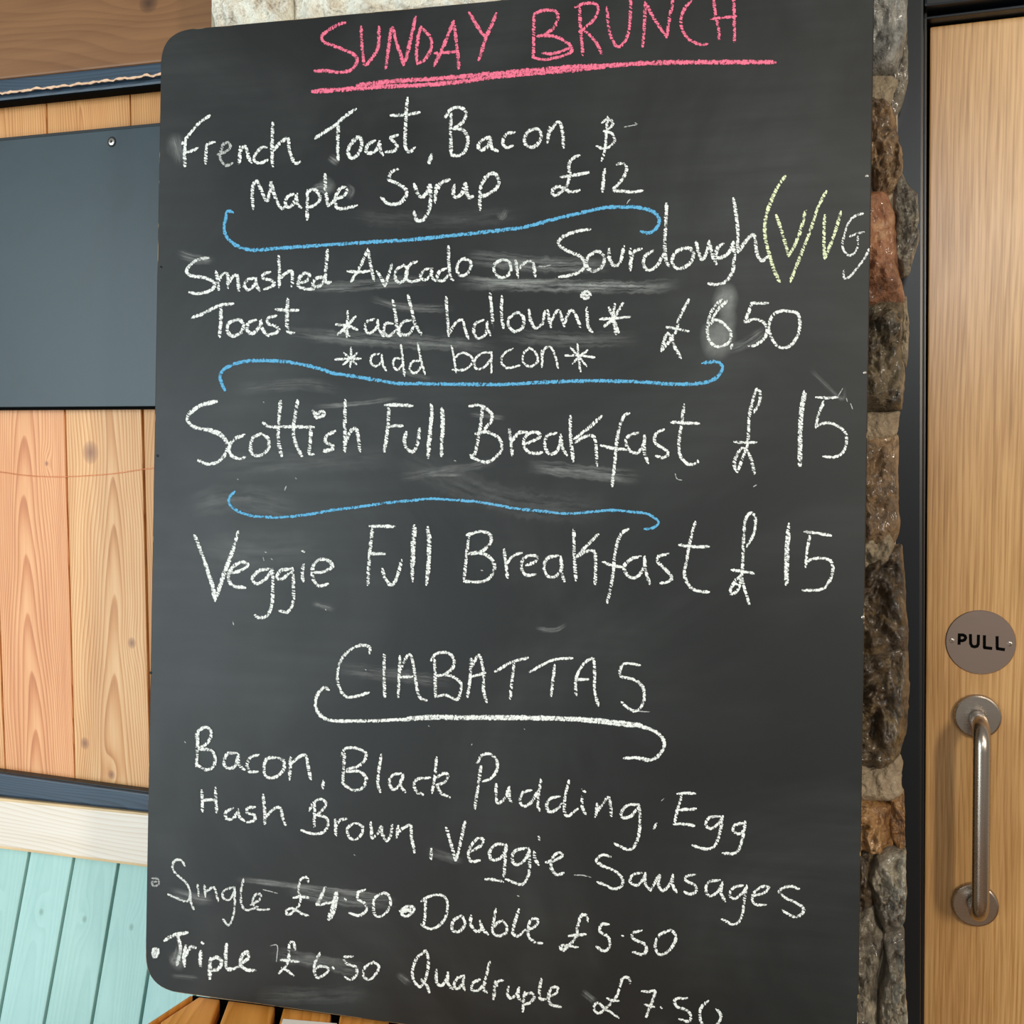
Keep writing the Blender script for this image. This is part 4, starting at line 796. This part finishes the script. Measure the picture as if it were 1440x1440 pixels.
# rubbed smudges: (pixel polyline, width px, strength)
HAZE = [([(1014, 420), (1021, 421), (1029, 421)], 40, 0.55), ([(998, 478), (1006, 476), (1022, 476)], 50, 0.50), ([(1018, 452), (1028, 452)], 34, 0.35), ([(455, 262), (466, 262)], 22, 0.30), ([(242, 205), (252, 205)], 34, 0.16), ([(246, 1352), (254, 1348)], 26, 0.30)]
SMUDGE = [([(640, 398), (720, 400), (800, 402), (900, 404), (960, 400)], 22, 0.62), ([(655, 362), (700, 366), (760, 372), (860, 372)], 26, 0.45),
          ([(430, 404), (500, 402), (560, 396), (600, 394)], 18, 0.45), ([(655, 390), (700, 396), (780, 396)], 10, 0.6),
          ([(400, 466), (470, 474), (560, 480), (700, 486)], 24, 0.38), ([(520, 420), (570, 432), (640, 434)], 14, 0.35),
          ([(1020, 492), (1050, 482), (1078, 462)], 18, 0.35),
          ([(330, 548), (420, 540), (480, 548)], 22, 0.18), ([(440, 572), (500, 568), (560, 560)], 8, 0.45), ([(660, 582), (710, 588)], 8, 0.4), ([(600, 668), (650, 668)], 5, 0.5),
          ([(740, 655), (820, 664), (900, 672)], 24, 0.42), ([(560, 672), (640, 660), (700, 648)], 16, 0.25), ([(250, 356), (275, 364), (300, 366)], 16, 0.40),
          ([(244, 190), (250, 212), (252, 232)], 18, 0.35), ([(262, 715), (330, 700), (420, 712)], 46, 0.16), ([(272, 765), (360, 775), (460, 770)], 60, 0.10),
          ([(440, 268), (452, 264), (462, 270)], 14, 0.5), ([(488, 262), (494, 268), (490, 278)], 12, 0.45), ([(465, 222), (474, 228)], 14, 0.5),
          ([(330, 1236), (400, 1244), (500, 1256), (552, 1262)], 10, 0.6), ([(400, 1250), (480, 1266), (560, 1270)], 20, 0.35), ([(240, 1255), (270, 1262), (300, 1266)], 20, 0.40),
          ([(380, 1342), (440, 1350), (520, 1368)], 26, 0.30), ([(240, 1342), (246, 1352), (252, 1330)], 12, 0.5), ([(240, 1372), (280, 1376)], 8, 0.25),
          ([(470, 940), (560, 950), (640, 962)], 24, 0.22), ([(600, 1195), (650, 1212)], 16, 0.3), ([(754, 884), (780, 886), (796, 878)], 8, 0.45),
          ([(1140, 520), (1182, 560), (1188, 545)], 8, 0.30), ([(440, 848), (470, 856)], 12, 0.35), ([(300, 660), (420, 650), (560, 640)], 40, 0.10), ([(560, 640), (700, 700), (860, 720)], 50, 0.12),
          ([(700, 300), (706, 306), (712, 296)], 10, 0.35), ([(560, 1370), (575, 1382)], 12, 0.4), ([(820, 1395), (836, 1408)], 12, 0.4), ([(470, 300), (600, 310), (750, 300)], 30, 0.08),
          ([(700, 470), (800, 478), (900, 476)], 26, 0.22), ([(560, 520), (600, 532), (606, 530)], 8, 0.35), ([(360, 1400), (440, 1400), (520, 1395)], 30, 0.12)]
for i, (pl_, w_, s_) in enumerate(SMUDGE):
    V, Fc, UV, D, CH = ribbon([pl_], w_, s_, (i * 0.137) % 1.0, seed=900 + i, cap=False)
    nn_ = len(D) // 2
    for k in range(nn_):
        e_ = min(k, nn_ - 1 - k) / max(1, nn_ - 1) * 2
        for q in (0, 1): D[2 * k + q] = s_ * min(1.0, e_ * 2.2)
    mk('chalk_smudge', V, Fc, MAT['dust'], cbd, uvs=UV, attrs={'dens': D, 'chat': CH}, fixn=False)['label'] = 'faint rubbed chalk smudge'

for i, (pl_, w_, s_) in enumerate(HAZE):
    c_ = sum((Vector(p) for p in pl_), Vector((0, 0))) / len(pl_); ax = (Vector(pl_[-1]) - Vector(pl_[0])).length / 2 + w_ * 0.32; ay = w_ * 0.62
    V, D, Fc, UV = [BOARD.at(c_.x, c_.y, 0.0003 + i * 0.00001)], [s_], [], [(0.0, 0.0)]
    for j_ in range(1, 7):
        for k in range(28):
            t = 2 * math.pi * k / 28; r_ = j_ / 6 * (1 + 0.22 * noise.noise(Vector((math.cos(t) * 1.3, math.sin(t) * 1.3, i * 5.0))))
            V.append(BOARD.at(c_.x + ax * r_ * math.cos(t), c_.y + ay * r_ * math.sin(t), 0.0003 + i * 0.00001)); D.append(s_ if j_ < 3 else s_ * (6 - j_) / 4); UV.append((0.0, 0.0))
    for k in range(28): Fc.append([0, 1 + k, 1 + (k + 1) % 28])
    for j_ in range(5):
        for k in range(28): Fc.append([1 + j_ * 28 + k, 1 + (j_ + 1) * 28 + k, 1 + (j_ + 1) * 28 + (k + 1) % 28, 1 + j_ * 28 + (k + 1) % 28])
    mk('chalk_smudge', V, Fc, MAT['haze'], cbd, uvs=UV, attrs={'dens': D}, fixn=False)['label'] = 'soft grey cloud of rubbed chalk'

# ------------------------------------------------------------ slatted table under the board
pb = BOARD.at(268, 1400, -0.022)
TZ = pb.z
TABLE = Plane((0, 0, TZ), (0, 0, 1))
tb = empty('slatted_table', (TABLE.at(330, 1700).x, TABLE.at(330, 1700).y, 0))
tag(tb, 'amber varnished slatted wooden table tucked under the chalkboard corner', 'table')
sd = (TABLE.at(309.5, 1422) - TABLE.at(316, 1405)); 
vp = MC @ Vector(((608 - 720) / F, 0, -1)); vp.z = 0; vp.normalize(); sdir = -vp   # towards the viewer
side = Vector((0, 0, 1)).cross(sdir).normalized()
if side.dot(MC @ Vector((1, 0, 0))) < 0: side = -side
p1 = TABLE.at(314.5, 1408); p2 = TABLE.at(392, 1418)
pitch_ = (p2 - p1).dot(side)
hb = Vector((bn.x, bn.y, 0)).normalized()
tan_far = Vector((-hb.y, hb.x, 0))
# line of the far end: parallel to the board foot, 22 mm behind it
def far_pt(q):      # from point q go back along -sdir until the far line
    n_ = hb; t = (pb - q).dot(n_) / (-sdir).dot(n_)
    return q - sdir * t
e0 = TABLE.at(268, 1400); e1 = TABLE.at(207, 1440); ed = (e1 - e0).normalized()
enr = Vector((-ed.y, ed.x, 0))
if enr.dot(side) < 0: enr = -enr
def cross2(p, d, q, e):  # intersection of p+d*t with q+e*s in plan
    k = d.x * e.y - d.y * e.x
    t = ((q.x - p.x) * e.y - (q.y - p.y) * e.x) / k
    return p + d * t
ei = e0 + enr * 0.0115
corner = cross2(ei, ed, pb, tan_far)
near_d = 0.62
th = Vector((0, 0, -0.022))
for k in range(-4, 7):
    a0 = p1 + side * (pitch_ * k + 0.0055); a1 = p1 + side * (pitch_ * (k + 1) - 0.0055)
    F0, F1 = far_pt(a0), far_pt(a1)
    G0, G1 = cross2(a0, sdir, ei, ed), cross2(a1, sdir, ei, ed)
    in0, in1 = (F0 - G0).dot(sdir) > 0, (F1 - G1).dot(sdir) > 0
    f0, f1 = (F0 if in0 else G0), (F1 if in1 else G1)
    n0 = far_pt(p1) + sdir * near_d
    n0_ = a0 + sdir * ((n0 - a0).dot(sdir)); n1_ = a1 + sdir * ((n0 - a1).dot(sdir))
    if (n0_ - f0).dot(sdir) < 0.03: continue
    poly = [f0] + ([corner] if in0 != in1 else []) + [f1, n1_, n0_]
    v, f = prism(poly, th)
    mk('slat', v, f, MAT['amber'], tb, bevel=0.002)
ew = Vector((-ed.y, ed.x, 0)); 
if ew.dot(side) > 0: ew = -ew
v, f = prism([e0 - ed * 0.0, e0 + ed * 0.42, e0 + ed * 0.42 - ew * 0.0035, e0 - ed * 0.0 - ew * 0.0035], Vector((0, 0, -0.03)))
mk('edge_rail', v, f, MAT['amber'], tb, bevel=0.0008)
cc = far_pt(p1 + side * pitch_ * 3)
fe = far_pt(p1 + side * pitch_ * 6.9)
nb = p1 + side * (pitch_ * 6.9); nb = nb + sdir * ((far_pt(p1) + sdir * near_d - nb).dot(sdir))
na = e0 + ed * 0.36
v, f = prism([q + Vector((0, 0, -0.003)) for q in (e0, fe, fe - hb * 0.006, e0 - hb * 0.006)], Vector((0, 0, -0.04)))
mk('black_gap_strip', v, f, MAT['black'], tb, bevel=0)  # black strip added to paint the slat gaps dark at their far ends
base = [e0 + sdir * 0.006, fe, nb - sdir * 0.02, na + side * 0.03]
v, f = prism([q + Vector((0, 0, -0.0225)) for q in base], Vector((0, 0, -0.018)))
mk('under_frame', v, f, MAT['black'], tb, bevel=0)
cen = sum(base, Vector((0, 0, 0))) / 4
for q in base:
    q2 = q + (cen - q) * 0.22
    v, f = prism([(q2.x - 0.025, q2.y - 0.025, 0), (q2.x + 0.025, q2.y - 0.025, 0), (q2.x + 0.025, q2.y + 0.025, 0), (q2.x - 0.025, q2.y + 0.025, 0)], (0, 0, TZ - 0.041))
    mk('leg', v, f, MAT['amber'], tb, bevel=0.003)
T2 = Plane((0, 0, TZ + 0.0006), (0, 0, 1))
v, f = prism([T2.at(398, 1434), T2.at(474, 1440.5), T2.at(462, 1530), T2.at(370, 1520)], (0, 0, 0.0012))
tag(mk('paper_sheet', v, f, MAT['paper']), 'corner of a white paper sheet lying on the amber slatted table', 'paper')
